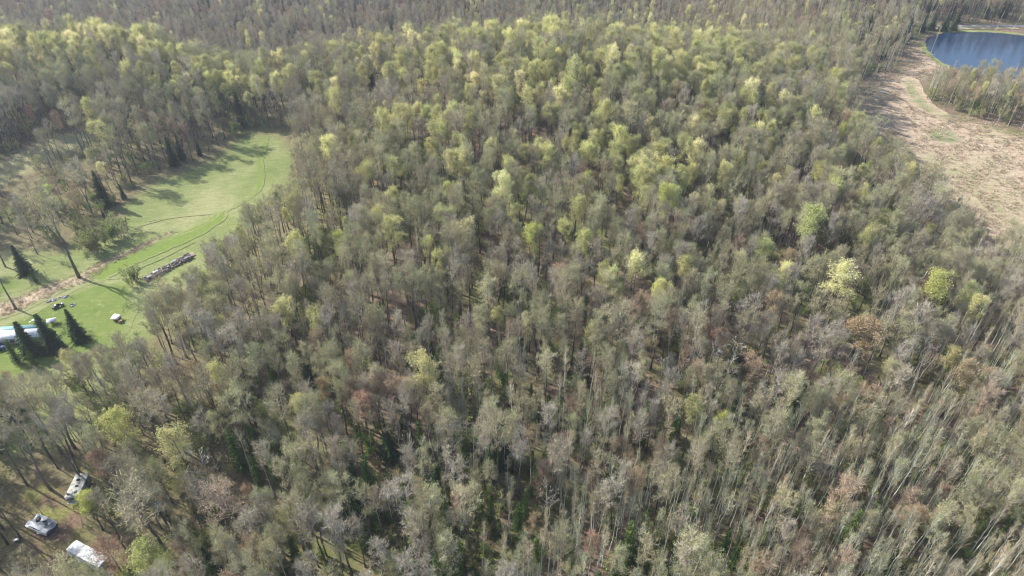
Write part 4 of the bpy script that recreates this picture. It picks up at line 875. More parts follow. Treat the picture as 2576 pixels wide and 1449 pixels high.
# ---- one object per kind for what lies beyond the named ones, and for the ground cover
def mass(name, objs_meshes, x, y, z, idx, scl, rot_, label, lean_=None):
    coll = bpy.data.collections.new(name + '_forms')
    for i, me in enumerate(objs_meshes): coll.objects.link(bpy.data.objects.new(f'{name}_form_{i:02d}', me))
    me = bpy.data.meshes.new(name); nn = len(x); me.vertices.add(nn); me.vertices.foreach_set('co', np.stack([x, y, z], 1).astype(np.float32).ravel())
    a = me.attributes.new('form', 'INT', 'POINT'); a.data.foreach_set('value', idx.astype(np.int32))
    a = me.attributes.new('size', 'FLOAT_VECTOR', 'POINT'); a.data.foreach_set('vector', scl.astype(np.float32).ravel())
    rr = np.zeros((nn, 3), np.float32); rr[:, 2] = rot_
    if lean_ is not None: rr[:, 0] = lean_[:, 0]; rr[:, 1] = lean_[:, 1]
    a = me.attributes.new('turn', 'FLOAT_VECTOR', 'POINT'); a.data.foreach_set('vector', rr.ravel())
    o = link(bpy.data.objects.new(name, me)); meta(o, label, None, None, 'stuff')
    g = bpy.data.node_groups.new(name + '_nodes', 'GeometryNodeTree'); g.interface.new_socket('Geometry', in_out='INPUT', socket_type='NodeSocketGeometry'); g.interface.new_socket('Geometry', in_out='OUTPUT', socket_type='NodeSocketGeometry')
    N, L = g.nodes, g.links; gi = N.new('NodeGroupInput'); go = N.new('NodeGroupOutput'); mp = N.new('GeometryNodeMeshToPoints'); ip = N.new('GeometryNodeInstanceOnPoints')
    ci = N.new('GeometryNodeCollectionInfo'); ci.inputs['Collection'].default_value = coll; ci.inputs['Separate Children'].default_value = True; ci.inputs['Reset Children'].default_value = True
    def att(nm, ty):
        q = N.new('GeometryNodeInputNamedAttribute'); q.data_type = ty; q.inputs['Name'].default_value = nm; return q.outputs['Attribute']
    L.new(gi.outputs[0], mp.inputs[0]); L.new(mp.outputs[0], ip.inputs['Points']); L.new(ci.outputs[0], ip.inputs['Instance']); ip.inputs['Pick Instance'].default_value = True
    L.new(att('form', 'INT'), ip.inputs['Instance Index']); L.new(att('size', 'FLOAT_VECTOR'), ip.inputs['Scale'])
    er = N.new('FunctionNodeEulerToRotation'); L.new(att('turn', 'FLOAT_VECTOR'), er.inputs[0]); L.new(er.outputs[0], ip.inputs['Rotation']); L.new(ip.outputs[0], go.inputs[0])
    md = o.modifiers.new('scatter', 'NODES'); md.node_group = g; return o
MASSN = {'bare_tree': ('bare_woods', 'the rest of the bare grey woods over the hills'), 'budding_tree': ('budding_woods', 'the rest of the olive budding trees over the hills'), 'leafing_tree': ('leafing_woods', 'the rest of the pale yellow green trees over the hills'),
         'aspen_tree': ('aspen_woods', 'the rest of the slim aspens in the thickets'), 'red_maple': ('maple_woods', 'the rest of the red budded maples in the far woods'), 'spruce_tree': ('spruce_woods', 'far spruces among the bare trees'), 'cedar_tree': ('cedar_woods', 'further cedars among the bare trees')}
for k, kind in enumerate(KINDS):
    s_ = (kk == k) & ~solo
    if not s_.any(): continue
    nf = len(PROTOS[kind]); nm, lab = MASSN[kind]
    mass(nm, [p.joined for p in PROTOS[kind]], gx[s_], gy[s_], gz[s_], form[s_] % nf, np.stack([ws[s_] * hs[s_], ws[s_] * hs[s_], hs[s_]], 1), rot[s_], lab, lean[s_])
# undergrowth
rs = np.random.default_rng(5); n = 30000; x = rs.uniform(-330, 330, n); y = 35 + 330 * rs.random(n) ** 1.25
u_, v_, d_ = proj(x, y, height(x, y)); ok = (u_ > -150) & (u_ < 2730) & (v_ < 1600)
dens = np.clip(.35 + .45 * lump(x, y, 28, 55) + .5 * np.exp(-((u_ - 1100) / 450) ** 2 - ((v_ - 1250) / 250) ** 2) + .35 * np.exp(-((u_ - 2100) / 500) ** 2 - ((v_ - 1300) / 250) ** 2), .06, 1); ok &= rs.random(n) < dens
for poly in NO_TREES: ok &= ~inside(poly, x, y)
x, y = x[ok], y[ok]; n = len(x); s_ = .35 + 1.5 * rs.random(n) ** 1.6
mass('undergrowth', [p.joined for p in PROTOS['shrub']], x, y, height(x, y), rs.integers(0, 3, n), np.stack([s_, s_, s_ * rs.uniform(.7, 1.2, n)], 1), rs.uniform(0, 6.28, n), 'low bushes and saplings under the trees')
# reeds
n = 60000; x = rs.uniform(100, 330, n); y = rs.uniform(90, 380, n); ok = inside(MARSH, x, y) & ~inside([tuple(q) for q in POND], x, y)
ok &= ~inside(SEDGE, x, y) | (rs.random(n) < .12)
ok &= (rimdist(MARSH, x, y) > 1.5) & (rs.random(n) < np.clip(.75 + .5 * lump(x, y, 12, 77), .15, 1)); x, y = x[ok], y[ok]; n = len(x); s_ = rs.uniform(.4, 1.15, n)
mass('reeds', TUFTS, x, y, height(x, y), rs.integers(0, 3, n), np.stack([s_ * 1.3, s_ * 1.3, s_ * .8], 1), rs.uniform(0, 6.28, n), 'matted tan reeds covering the marsh')
BANKP = [tuple(q) for q in BANK]; bx = [q[0] for q in BANKP]; by = [q[1] for q in BANKP]
n = 9000; x = rs.uniform(min(bx), max(bx), n); y = rs.uniform(min(by), max(by), n); ok = inside(BANKP, x, y) & (rimdist(BANKP, x, y) > .8) & (rs.random(n) < .5); x, y = x[ok], y[ok]; n = len(x); s_ = rs.uniform(.25, .8, n)
mass('dry_grass', TUFTS, x, y, height(x, y), rs.integers(0, 3, n), np.stack([s_ * 1.2, s_ * 1.2, s_], 1), rs.uniform(0, 6.28, n), 'dry tan grass along the ditch')
print('woods', round(time.time() - T0, 1))

# ------------------------------------------------------------------ the mobile home and things on the lawn
M_WHITE = flat_mat('white_siding', (.62, .64, .66), .6, nscale=.8, namt=.08)
M_ROOFW = flat_mat('white_roof', (.84, .82, .78), .7, nscale=.5, namt=.05, spec=.2)
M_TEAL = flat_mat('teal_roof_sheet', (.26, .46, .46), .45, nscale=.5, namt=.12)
M_GLASS = flat_mat('dark_window_glass', (.02, .025, .035), .1, spec=.8, namt=.1)
M_TRIM = flat_mat('pinkish_trim', (.50, .40, .37), .6)
M_WOOD = flat_mat('weathered_wood', (.30, .22, .15), .8, nscale=2, namt=.3)
M_TAN = flat_mat('tan_door', (.42, .24, .08), .6)
M_DARK = flat_mat('black_plastic', (.025, .025, .028), .5)
M_RUB = flat_mat('rubber', (.02, .02, .02), .8)
M_BLUE = flat_mat('dark_blue_paint', (.035, .055, .14), .3, spec=.6)
M_STEEL = flat_mat('galvanised_steel', (.52, .53, .54), .4, metal=.3, nscale=1.5)
M_STONE = flat_mat('grey_stone', (.30, .29, .27), .9, nscale=2, namt=.4, bump=.6)
M_TARP = flat_mat('dirty_white_tarp', (.62, .63, .64), .55, nscale=1.3, namt=.3, bump=.6)
M_TARPG = flat_mat('grey_tarp', (.33, .35, .38), .5, nscale=1.6, namt=.35, bump=.6)
M_GREY = flat_mat('grey_siding', (.34, .36, .40), .6, nscale=1, namt=.3)
M_MOSS = flat_mat('mossy_roof', (.42, .42, .38), .8, nscale=1.1, namt=.45, dirt=(.16, .15, .11), bump=.5)
M_LOG = plant_mat('split_firewood', [(0, (.10, .075, .07)), (.5, (.16, .13, .125)), (1, (.24, .21, .20))], vary=.3)
M_LOGEND = flat_mat('log_ends', (.52, .42, .32), .8, nscale=3)
E_ = at(93, 839, 2.7); F_ = at(0, 848, 2.7); ax = (E_ - F_).to_2d().normalized(); az = math.atan2(ax.y, ax.x); HW, HL = 4.3, 19.0
perp = Vector((-ax.y, ax.x)); cen = E_.to_2d() - ax * HL / 2 + perp * HW / 2
zb = min(hh(*(cen + ax * s * HL / 2 + perp * t * HW / 2)) for s in (-1, 1) for t in (-1, 1))
home = empty('mobile_home', (cen.x, cen.y, zb), az); meta(home, 'long white mobile home with a teal edged roof at the left edge of the lawn', 'mobile home')
b = MB(); b.box((0, 0, 1.5), (HL, HW, 2.3)); b.build('wall', M_WHITE, home)
b = MB(); b.box((0, 0, .16), (HL - .1, HW - .1, .42)); b.build('skirting', M_DARK, home)
def slab(name, mat, y0, z0, y1, z1, th=.07, over=.25):
    m = MB(); x0, x1 = -HL / 2 - over, HL / 2 + over
    m.add([(x0, y0, z0), (x1, y0, z0), (x1, y1, z1), (x0, y1, z1), (x0, y0, z0 - th), (x1, y0, z0 - th), (x1, y1, z1 - th), (x0, y1, z1 - th)], [(0, 1, 2, 3), (7, 6, 5, 4), (0, 4, 5, 1), (1, 5, 6, 2), (2, 6, 7, 3), (3, 7, 4, 0)])
    return m.build(name, mat, home)
rf = slab('roof', M_ROOFW, -HW / 2 - .28, 2.66, -.003, 3.42); slab('roof', M_TEAL, HW / 2 + .28, 2.66, .003, 3.42)['label'] = 'teal rear roof slope'  # the two slopes differ in colour: white in front, teal behind
for k in range(10):
    m = MB(); x = -HL / 2 + 1 + k * 1.9
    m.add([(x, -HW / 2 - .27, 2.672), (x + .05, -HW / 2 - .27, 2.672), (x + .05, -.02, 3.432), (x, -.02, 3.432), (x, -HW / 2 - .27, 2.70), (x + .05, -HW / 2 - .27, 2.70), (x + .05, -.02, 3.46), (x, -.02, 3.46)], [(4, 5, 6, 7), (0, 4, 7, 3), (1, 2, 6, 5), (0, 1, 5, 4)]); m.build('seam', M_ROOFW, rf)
for s in (-1, 1):
    m = MB(); m.add([(s * HL / 2, -HW / 2, 2.65), (s * HL / 2, HW / 2, 2.65), (s * HL / 2, 0, 3.35), (s * (HL / 2 - .08), -HW / 2, 2.65), (s * (HL / 2 - .08), HW / 2, 2.65), (s * (HL / 2 - .08), 0, 3.35)], [(0, 1, 2), (5, 4, 3), (0, 3, 4, 1)]); m.build('gable', M_WHITE, home)
m = MB(); m.box((0, -HW / 2 - .02, 2.56), (HL, .05, .12)); m.build('fascia', M_TRIM, home)
def window(parent, x, y, z, w, h, side='front'):
    m = MB(); e = MB()
    if side == 'front': m.box((x, y - .02, z), (w, .06, h)); e.box((x, y - .035, z), (w - .14, .06, h - .14)); c = [(x, y - .05, z, .04, .05, h - .1)]
    else: m.box((x + .02, y, z), (.06, w, h)); e.box((x + .035, y, z), (.06, w - .14, h - .14)); c = [(x + .05, y, z, .05, .04, h - .1)]
    f = m.build('window', M_WHITE, parent); e.build('pane', M_GLASS, f)
    q = MB(); q.box(c[0][:3], c[0][3:]); q.build('sash', M_WHITE, f)
for x in (7.6, 3.1, -1.2, -5.5): window(home, x, -HW / 2, 1.75, 1.15, 1.0)
window(home, HL / 2, .1, 1.8, 1.1, 1.1, 'side')
m = MB(); m.box((5.0, -HW / 2 - .02, 1.38), (.95, .07, 2.0)); dr = m.build('door', M_TAN, home); m = MB(); m.box((5.0, -HW / 2 - .06, 1.85), (.5, .05, .6)); m.build('pane', M_GLASS, dr); m = MB(); m.box((5.38, -HW / 2 - .08, 1.3), (.06, .08, .1)); m.build('handle', M_STEEL, dr)
m = MB(); [m.box((5.0, -HW / 2 - .35 - .3 * k, .30 - .12 * k + .02), (1.4, .31, .12)) for k in range(3)]; m.build('steps', M_WOOD, home)
def pplace(name, u, v, rz, label, cat, group=None):
    p = at(u, v); o = empty(name, (p.x, p.y, p.z + .12), rz); return meta(o, label, cat, group)
# car at the left edge
car = pplace('parked_car', -2, 880, az + .1, 'dark blue parked car in front of the mobile home, cut off by the left edge', 'car')
m = MB(); sec = [(-2.2, .35, .72), (-2.15, .3, .85), (-1.3, .28, .95), (1.2, .28, .95), (2.1, .3, .82), (2.2, .35, .65)]
vs2 = []; 
for x, z0, z1 in sec: vs2 += [(x, -.85, z0), (x, .85, z0), (x, .8, z1), (x, -.8, z1)]
m.add(vs2, [(i * 4 + k, i * 4 + (k + 1) % 4, i * 4 + 4 + (k + 1) % 4, i * 4 + 4 + k) for i in range(5) for k in range(4)] + [(3, 2, 1, 0), (20, 21, 22, 23)]); m.build('body', M_BLUE, car)
m = MB(); m.add([(-1.7, -.76, .94), (-1.7, .76, .94), (.8, .76, .94), (.8, -.76, .94), (-1.3, -.62, 1.42), (-1.3, .62, 1.42), (.2, .62, 1.42), (.2, -.62, 1.42)], [(0, 1, 5, 4), (1, 2, 6, 5), (2, 3, 7, 6), (3, 0, 4, 7)]); m.build('windscreen', M_GLASS, car)
m = MB(); m.box((-.55, 0, 1.435), (1.5, 1.24, .03)); m.build('roof', M_BLUE, car)
def wheel(parent, x, y, z, r, w, rim=True):
    m = MB(); m.tube([(x, y - w / 2, z), (x, y + w / 2, z)], [r, r], 14); o = m.build('wheel', M_RUB, parent)
    if rim: m = MB(); m.tube([(x, y - w / 2 - .01, z), (x, y + w / 2 + .01, z)], [r * .55, r * .55], 10); m.build('rim', M_STEEL, o)
for x in (-1.4, 1.4):
    for y in (-.78, .78): wheel(car, x, y, .32, .32, .2)
for y in (-.6, .6): m = MB(); m.box((2.17, y, .68), (.06, .3, .12)); m.build('headlight', M_GLASS, car)
m = MB(); m.box((1.9, -1.5, .15), (2.2, .3, .05), .05); o = m.build('plank', M_WHITE); p = at(14, 882); o.location = (p.x - 2, p.y + 1.5, p.z + .15); meta(o, 'white plank lying beside the dark blue car', 'plank')
# small white topped shelter
sh = pplace('garden_shelter', 134, 815, .35, 'small white topped shelter with dark open sides on the lawn', 'shelter')
for x in (-.75, .75):
    for y in (-.55, .55): m = MB(); m.box((x, y, .6), (.07, .07, 1.2)); m.build('post', M_WHITE, sh)
m = MB(); m.add([(-1, -.8, 1.18), (1, -.8, 1.18), (1, 0, 1.5), (-1, 0, 1.5), (-1, .8, 1.18), (1, .8, 1.18), (-1, -.8, 1.12), (1, -.8, 1.12), (1, .8, 1.12), (-1, .8, 1.12)], [(0, 1, 2, 3), (3, 2, 5, 4), (0, 6, 7, 1), (5, 8, 9, 4), (1, 7, 8, 5, 2), (0, 3, 4, 9, 6)]); m.build('roof', M_ROOFW, sh)
m = MB(); m.box((0, .1, .45), (1.3, .8, .08)); m.build('table', M_WOOD, sh); m = MB(); m.box((0, .45, .75), (1.3, .06, .6)); m.build('back_panel', M_DARK, sh)
# white cloths
for i, (u, v, s, lab) in enumerate([(85, 806, .6, 'crumpled white sheet lying on the lawn behind the mobile home'), (76, 811, .35, 'small white rag beside the crumpled white sheet')]):
    p = at(u, v); m = MB(); n = 7; vv = [((a / (n - 1) - .5) * s * 1.4 * (1 + .15 * math.sin(b * 2.1)), (b / (n - 1) - .5) * s, .05 + .16 * abs(math.sin(a * 1.9 + i) * math.cos(b * 1.6)) * (1 if 0 < a < n - 1 and 0 < b < n - 1 else .1)) for a in range(n) for b in range(n)]
    m.add(vv, [(a * n + b, (a + 1) * n + b, (a + 1) * n + b + 1, a * n + b + 1) for a in range(n - 1) for b in range(n - 1)]); o = m.build('white_sheet', M_ROOFW); o.location = (p.x, p.y, p.z + .12); o.rotation_euler = (0, 0, .5 + i); meta(o, lab, 'sheet')
# fire ring
fr = pplace('fire_ring', 182, 769, 0, 'ring of pale stones round a dark fire pit on the lawn', 'fire pit')
for k in range(14):
    a = k * 6.283 / 14; m = MB(); m.box((math.cos(a) * .62, math.sin(a) * .62, .08), (.24, .17, .2), a + 1.57); m.build('stone', M_STONE, fr)
m = MB(); m.tube([(0, 0, 0), (0, 0, .05)], [.5, .45], 14); m.build('ash', M_DARK, fr)
# quad bike with trailer
qb = pplace('quad_bike', 151, 772, .55, 'black quad bike with a small cart parked beside the fire ring', 'quad bike')
m = MB(); m.tube([(-.7, 0, .45), (-.3, 0, .6), (.2, 0, .55), (.8, 0, .5)], [.22, .3, .26, .18], 8); m.build('body', M_DARK, qb)
m = MB(); m.box((-.25, 0, .86), (.7, .3, .12)); m.build('seat', M_RUB, qb); m = MB(); m.tube([(.35, -.35, .98), (.42, 0, .9), (.35, .35, .98)], [.025] * 3, 5); m.build('handlebar', M_STEEL, qb)
m = MB(); m.box((-.75, 0, .78), (.5, .75, .05)); m.box((.75, 0, .74), (.45, .65, .05)); m.build('rack', M_STEEL, qb)
for x in (-.6, .65):
    for y in (-.45, .45): wheel(qb, x, y, .28, .28, .22)
ct = pplace('cart', 144, 776, .55, 'small dark cart hitched behind the black quad bike', 'cart'); m = MB(); m.box((-.5, 0, .42), (1.0, .8, .3)); m.build('tub', M_DARK, ct); [wheel(ct, -.5, y, .22, .22, .12) for y in (-.48, .48)]; m = MB(); m.tube([(0, 0, .35), (.6, 0, .38)], [.03, .03], 5); m.build('drawbar', M_STEEL, ct)
# lean-to / coop
lt = pplace('coop', 296, 806, -.25, 'small wooden coop under a bright sheet metal roof at the lawn edge', 'coop')
m = MB(); m.box((0, 0, .55), (2.0, 1.5, 1.1)); m.build('wall', M_WOOD, lt)
m = MB(); m.add([(-1.35, -1.0, 1.12), (1.2, -1.0, 1.25), (1.2, 1.0, 1.55), (-1.35, 1.0, 1.42), (-1.35, -1.0, 1.06), (1.2, -1.0, 1.19), (1.2, 1.0, 1.49), (-1.35, 1.0, 1.36)], [(0, 1, 2, 3), (7, 6, 5, 4), (0, 4, 5, 1), (1, 5, 6, 2), (2, 6, 7, 3), (3, 7, 4, 0)]); m.build('roof', M_ROOFW, lt)
m = MB(); m.box((.4, -.77, .5), (.6, .05, .8)); m.build('door', M_DARK, lt); lt.scale = (.82, .82, .82)
bx_ = pplace('crate', 305, 812, .2, 'brown wooden crate at the right side of the coop', 'crate'); m = MB(); m.box((0, 0, .3), (.9, .7, .6)); m.build('box', M_WOOD, bx_); m = MB(); [m.box((-.36 + .18 * k, 0, .62), (.15, .74, .04)) for k in range(5)]; m.build('lid', M_TAN, bx_)
# rock row
rr_ = random.Random(3)
a0, a1 = at(120, 761), at(172, 744)
rock_o = empty('rock_row', ((a0.x + a1.x) / 2, (a0.y + a1.y) / 2, (a0.z + a1.z) / 2), 0); meta(rock_o, 'row of heaped grey and white rocks along the edge of the lawn', 'rock border')
def rock(name, parent, c, s, mat, seed):
    q = random.Random(seed); bm = MB(); vs3 = []; n, rws = 7, 4
    for j in range(rws):
        ph = (j + .5) / rws * math.pi * .5
        for k in range(n): th = 6.283 * k / n; r = s * (.8 + .4 * q.random()); vs3.append((c[0] + math.cos(th) * math.cos(ph) * r, c[1] + math.sin(th) * math.cos(ph) * r * .75, c[2] + math.sin(ph) * r * .7 - .03))
    vs3.append((c[0], c[1], c[2] + s * .7)); bm.add(vs3, [(j * n + k, j * n + (k + 1) % n, (j + 1) * n + (k + 1) % n, (j + 1) * n + k) for j in range(rws - 1) for k in range(n)] + [((rws - 1) * n + k, (rws - 1) * n + (k + 1) % n, rws * n) for k in range(n)])
    return bm.build(name, mat, parent)
for k in range(34):
    t = rr_.random(); p = a0.lerp(a1, t); x, y = p.x + rr_.uniform(-.6, .6), p.y + rr_.uniform(-.5, .5)
    rock('rock', rock_o, (x - rock_o.location.x, y - rock_o.location.y, hh(x, y) - rock_o.location.z + .12), rr_.uniform(.2, .5), rr_.choice([M_STONE, M_STONE, M_STONE, M_LOG, M_TARPG, M_DARK]), k)
# firewood stack
w0, w1 = at(366, 706), at(486, 643); wd_ = (w1 - w0).to_2d(); wl_ = wd_.length; wa = math.atan2(wd_.y, wd_.x)
wp = empty('firewood_stack', ((w0.x + w1.x) / 2, (w0.y + w1.y) / 2, (w0.z + w1.z) / 2), wa); meta(wp, 'long stack of grey split firewood between the lawn and the woods', 'firewood stack')
def local(x, y): c, s = math.cos(wa), math.sin(wa); X, Y = wp.location.x + c * x - s * y, wp.location.y + s * x + c * y; return hh(X, Y) - wp.location.z + .06
m = MB(); q = random.Random(9); big = []
for row in range(4):
    for k in range(int(wl_ / .34)):
        if q.random() < .12: continue
        x = -wl_ / 2 + k * .34 + q.uniform(-.06, .06); top = .55 + .45 * abs(math.sin(k * .13 + row)) 
        for lv in range(int(top / .24)):
            y = (row - 1.5) * .72 + q.uniform(-.08, .08); z = local(x, y) + .13 + lv * .24; r = q.uniform(.1, .15); an = q.uniform(-.15, .15); l = .3
            if lv == int(top / .24) - 1 and len(big) < 270: big.append((x, y, z, r, an, l)); continue
            m.tube([(x - math.sin(an) * l, y - l, z), (x + math.sin(an) * l, y + l, z)], [r, r], 5)
o = m.build('log_pile', [M_LOG], wp); o['kind'] = 'stuff'
mm = MB(); mm.tube([(0, -.3, 0), (0, .3, 0)], [.14, .13], 6); lm = mm.mesh('log', [M_LOG])
for x, y, z, r, an, l in big:
    o = link(bpy.data.objects.new('log', lm), wp); o.location = (x, y, z); o.rotation_euler = (q.uniform(-.1, .1), 0, an); o.scale = (r / .14, 1, r / .14)
for x, y, w_, d_, mt in ((-wl_ * .27, .3, 1.5, .7, M_TARP), (wl_ * .33, -.9, 1.0, .6, M_TARPG), (-.5, -.5, .7, .5, M_TARPG), (-wl_ * .42, -.4, 1.2, .9, M_TARPG), (wl_ * .12, .7, 1.3, .8, M_TARPG), (wl_ * .44, .3, 2.6, 1.9, M_WOOD)):
    n = 6; vv = [(x + (a / 5 - .5) * w_, y + (b_ / 5 - .5) * d_, local(x, y) + (1.02 if mt is not M_WOOD else .5) + .07 * math.sin(a * 2.3 + b_) - .12 * (abs(b_ / 5 - .5) * 2) ** 3) for a in range(n) for b_ in range(n)]
    m = MB(); m.add(vv, [(a * n + b_, (a + 1) * n + b_, (a + 1) * n + b_ + 1, a * n + b_ + 1) for a in range(n - 1) for b_ in range(n - 1)]); m.build('tarp' if mt is not M_WOOD else 'plank_cover', mt, wp)

# ------------------------------------------------------------------ wrecks in the yard at the lower left
def crumple(name, parent, mat, x0, x1, y0, y1, zf, nx=10, ny=7, seed=0, amp=.06):
    q = random.Random(seed); m = MB(); vv = []
    for a in range(nx):
        for b_ in range(ny):
            s, t = a / (nx - 1), b_ / (ny - 1); e = (0 if a in (0, nx - 1) or b_ in (0, ny - 1) else 1)
            vv.append((x0 + (x1 - x0) * s, y0 + (y1 - y0) * t, zf(s, t) + e * q.uniform(-amp, amp)))
    m.add(vv, [(a * ny + b_, (a + 1) * ny + b_, (a + 1) * ny + b_ + 1, a * ny + b_ + 1) for a in range(nx - 1) for b_ in range(ny - 1)]); return m.build(name, mat, parent)
A = at(167, 1383, 2.3).to_2d(); B_ = at(192, 1359, 2.3).to_2d(); C_ = at(272, 1403, 2.3).to_2d()
tl = (C_ - B_).length; tw_ = (B_ - A).length; ta = math.atan2((C_ - B_).y, (C_ - B_).x); tc = (A + C_) / 2
tr = empty('covered_trailer', (tc.x, tc.y, hh(*tc) + .1), ta); meta(tr, 'long box trailer under a dirty white tarp, parked in the yard at the lower left', 'trailer')
m = MB(); m.box((0, 0, 1.35), (tl, tw_, 1.7)); m.build('body', M_TARPG, tr)
crumple('tarp', tr, M_TARP, -tl / 2 - .06, tl / 2 + .06, -tw_ / 2 - .06, tw_ / 2 + .06, lambda s, t: 2.28 + .16 * math.sin(math.pi * t) + .07 * math.sin(s * 17) , 22, 9, 4, .09)
for y in (-1, 1):
    m = MB(); n = 16; top = [(-tl / 2 + tl * k / n, y * (tw_ / 2 + .05), 2.27) for k in range(n + 1)]; bot = [(-tl / 2 + tl * k / n, y * (tw_ / 2 + .16 + .1 * math.sin(k * 1.7)), .75 + .3 * math.sin(k * .9)) for k in range(n + 1)]
    m.add(top + bot, [(k, k + 1, n + 2 + k, n + 1 + k) for k in range(n)]); m.build('tarp_side', M_TARP, tr)
for k in range(6): m = MB(); x = -tl / 2 + (k + .6) * tl / 6; m.tube([(x, -tw_ / 2 - .1, 2.2), (x, -tw_ / 4, 2.5), (x, tw_ / 4, 2.5), (x, tw_ / 2 + .1, 2.2)], [.035] * 4, 5); m.build('rib', M_TARP, tr)
for x in (-.5, .5):
    for y in (-tw_ / 2 + .1, tw_ / 2 - .1): wheel(tr, x, y, .35, .36, .22)
m = MB(); m.tube([(-tl / 2, .4, .5), (-tl / 2 - 1.1, 0, .45), (-tl / 2, -.4, .5)], [.05] * 3, 5); m.build('drawbar', M_STEEL, tr)
A = at(163, 1253, 2.4).to_2d(); B_ = at(196, 1251, 2.4).to_2d(); C_ = at(186, 1216, 2.4).to_2d()
cw = (B_ - A).length; ca = math.atan2((B_ - A).y, (B_ - A).x); cl = max(5.2, (C_ - A).length); mid = (A + B_) / 2; dr_ = Vector((-math.sin(ca), math.cos(ca))); cc = mid + dr_ * cl / 2
cp_ = empty('old_camper', (cc.x, cc.y, hh(*cc) + .1), ca); meta(cp_, 'old grey camper with a mossy roof heaped with rubbish, half under a yellow green tree', 'camper')
m = MB(); m.box((0, 0, 1.45), (cw, cl, 1.9)); m.build('body', M_GREY, cp_); crumple('roof', cp_, M_MOSS, -cw / 2 - .05, cw / 2 + .05, -cl / 2 - .05, cl / 2 + .05, lambda s, t: 2.43 + .14 * math.sin(math.pi * s), 8, 12, 8, .05)
m = MB(); m.box((0, -cl / 2 - .03, 1.75), (cw * .82, .05, .55)); f = m.build('window', M_GLASS, cp_); m = MB(); [m.box((x * cw * .27, -cl / 2 - .06, 1.75), (.05, .04, .55)) for x in (-1, 0, 1)]; m.build('sash', M_GREY, f)
m = MB(); m.box((0, -cl / 2 - .1, .7), (cw * 1.02, .2, .18)); m.build('bumper', M_STEEL, cp_)
m = MB(); m.box((0, -cl / 2 - .04, 1.2), (cw * .9, .05, .25)); m.build('front_panel', M_TARPG, cp_)
for x in (-cw / 2 - .01, cw / 2 + .01):
    for y in (-1.2, 1.2): m = MB(); m.box((x, y, 1.75), (.05, 1.0, .55)); m.build('window', M_GLASS, cp_)
for y in (-cl * .33, cl * .33):
    for x in (-cw / 2 + .1, cw / 2 - .1): wheel(cp_, x, y, .36, .38, .24)
for k in range(9): rock('rubbish', cp_, (random.uniform(-.7, .7), random.uniform(-cl * .4, cl * .4), 2.55), random.uniform(.18, .4), (M_TARP, M_MOSS, M_DARK)[k % 3], 60 + k)
p = at(112, 1328); wr = empty('wrecked_trailer', (p.x, p.y, p.z + .08), -.35); meta(wr, 'collapsed trailer with a sagging roof and torn white sheets, below the old camper', 'trailer')
m = MB(); m.box((0, 0, .5), (4.6, 2.2, .5)); m.build('chassis', M_BLUE, wr)
crumple('roof', wr, M_TARP, -2.4, 2.3, -1.25, 1.3, lambda s, t: 1.15 + .5 * math.sin(3 * s + .6) * (1 - .3 * t) + .25 * math.sin(7 * t), 12, 8, 21, .2)
for k, (x, y, z, sx, sy, r1) in enumerate(((-1.6, -1.0, 1.2, 1.6, .9, .5), (1.3, -1.25, .95, 1.9, .7, .6), (.2, .7, 1.75, 1.2, .8, -.3), (-.7, .2, 1.8, .9, .6, .4), (1.7, .6, 1.5, 1.0, .7, -.4))):
    m = MB(); m.box((x, y, z), (sx, sy, .05), .3 * k, rx=r1); m.build('panel', (M_ROOFW, M_GREY, M_TARP, M_DARK, M_TARPG)[k], wr)
for k in range(10): rock('rubbish', wr, (random.uniform(-1.9, 1.9), random.uniform(-.9, .9), 1.45), random.uniform(.2, .45), (M_DARK, M_TARP, M_MOSS, M_TARPG)[k % 4], 90 + k)
for y, z in ((-1.3, .8), (-1.32, 1.25)): m = MB(); m.tube([(-2.5, y, z), (2.5, y - .1, z - .05)], [.05, .05], 5); m.build('rail', M_ROOFW, wr)
for x in (-.6, .6): wheel(wr, x, -1.05, .3, .33, .2)
tk = pplace('water_tank', 403, 1282, 0, 'blue grey rounded water tank among the trees right of the old camper', 'water tank')
m = MB(); m.tube([(0, 0, 0), (0, 0, .3), (0, 0, 1.3), (0, 0, 1.55), (0, 0, 1.75)], [.7, .74, .74, .6, .25], 18); m.build('tank', flat_mat('blue_grey_plastic', (.22, .28, .42), .4), tk, True); m = MB(); m.tube([(0, 0, 1.74), (0, 0, 1.82)], [.22, .22], 12); m.build('lid', M_DARK, tk)
for z in (.45, .8, 1.15): m = MB(); m.tube([(0, 0, z), (0, 0, z + .06)], [.77, .77], 18); m.build('hoop', M_STEEL, tk)
cb_ = pplace('cool_box', 44, 1362, .4, 'small blue and white cool box on the ground at the lower left', 'cool box'); m = MB(); m.box((0, 0, .2), (.8, .45, .36)); m.build('box', M_BLUE, cb_); m = MB(); m.box((0, 0, .42), (.84, .49, .1)); m.build('lid', M_ROOFW, cb_)
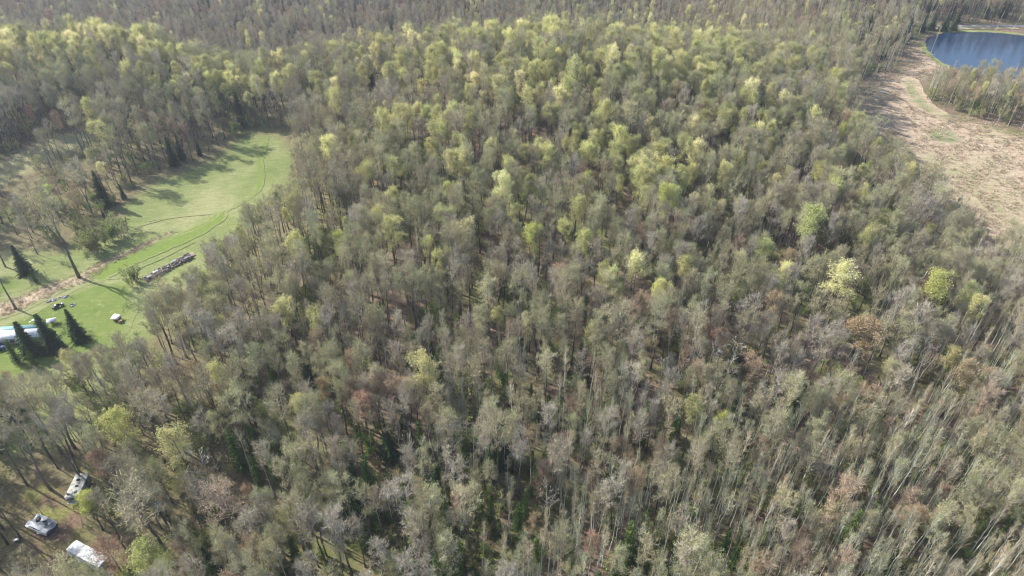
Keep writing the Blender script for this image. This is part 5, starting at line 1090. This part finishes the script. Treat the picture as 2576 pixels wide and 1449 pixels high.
# fallen stems
for k, (u, v, l, a_, lab) in enumerate([(1396, 833, 3.4, -.7, 'short white fallen stem in the brown woods right of the glade'), (2028, 674, 4.0, .05, 'white fallen branch in the gap below the large bright tree'), (1494, 668, 2.6, .1, 'white fallen stem right of the narrow golden tree'), (2095, 1172, 3.5, -.1, 'white broken stem lying in the upper pale thicket'),
        (1140, 835, 8, -.35, 'dark fallen trunk lying across the glade'), (2480, 1352, 6, .4, 'pale fallen trunk in the bottom right thicket'), (610, 1168, 4, -.6, 'bleached fallen stem near the white dead tree')]):
    p = at(u, v); m = MB(); c, s = math.cos(a_), math.sin(a_); pts = [(c * l * (t - .5), s * l * (t - .5), .25 + .2 * t + .1 * math.sin(t * 5)) for t in (0, .3, .6, 1)]; m.tube(pts, [.16, .14, .1, .05], 6)
    m.tube([pts[1], (pts[1][0] + c * .8 - s * .9, pts[1][1] + s * .8 + c * .9, .9)], [.06, .02], 4); m.tube([pts[2], (pts[2][0] + c * .6 + s * .7, pts[2][1] + s * .6 - c * .7, .8)], [.05, .02], 4)
    o = m.build('fallen_trunk', B_DARK if k == 4 else B_WHITE); o.location = p; meta(o, lab, 'fallen trunk')
# cottage and shed glimpsed on the far shoulder
ch = empty('cottage', at(1793, 88), .4); meta(ch, 'small cottage half hidden by trees on the far right shoulder of the hill', 'cottage')
ch.location.z = hh(ch.location.x, ch.location.y)
m = MB(); m.box((0, 0, 2.0), (7, 5, 4)); m.build('wall', M_ROOFW, ch)
for s in (-1, 1): m = MB(); m.add([(-3.8, s * 3.0, 3.8), (3.8, s * 3.0, 3.8), (3.8, 0, 5.9), (-3.8, 0, 5.9), (-3.8, s * 3.0, 3.7), (3.8, s * 3.0, 3.7), (3.8, 0, 5.8), (-3.8, 0, 5.8)], [(0, 1, 2, 3), (4, 5, 6, 7), (0, 4, 5, 1), (0, 3, 7, 4), (1, 5, 6, 2)]); m.build('roof', M_DARK if s > 0 else M_WOOD, ch)
for x in (-2, 1.6): window(ch, x, -2.5, 2.2, 1.2, 1.2)
m = MB(); m.box((0, 0, 1.3), (3.2, 2.6, 2.6)); sd = empty('shed', at(1857, 93), .2); sd.location.z = hh(sd.location.x, sd.location.y); m.build('wall', M_ROOFW, sd); m = MB(); m.add([(-1.8, -1.5, 2.55), (1.8, -1.5, 2.55), (1.8, 1.5, 3.1), (-1.8, 1.5, 3.1)], [(0, 1, 2, 3)]); m.build('roof', M_ROOFW, sd); meta(sd, 'tiny white shed right of the half hidden cottage', 'shed')

# ------------------------------------------------------------------ air
m = MB(); m.box((0, 1650, 51.5), (6400, 6000, 131)); hz = m.build('haze', []) if False else None
me = bpy.data.meshes.new('haze'); X0, X1, Y0, Y1, Z0, Z1 = -3200, 3200, -1400, 4700, -12, 118
me.from_pydata([(x, y, z) for x in (X0, X1) for y in (Y0, Y1) for z in (Z0, Z1)], [], [(0, 1, 3, 2), (4, 6, 7, 5), (0, 4, 5, 1), (2, 3, 7, 6), (0, 2, 6, 4), (1, 5, 7, 3)]); me.update()
mt, nt, N, L, P = new_mat('air'); N.remove(P); pv = N.new('ShaderNodeVolumePrincipled'); pv.inputs['Color'].default_value = (.80, .86, 1, 1); pv.inputs['Density'].default_value = .00018; pv.inputs['Anisotropy'].default_value = .3
L.new(pv.outputs[0], N['Material Output'].inputs['Volume']); me.materials.append(mt); meta(link(bpy.data.objects.new('haze', me)), kind='stuff')
print('done', round(time.time() - T0, 1), len(COL.objects))
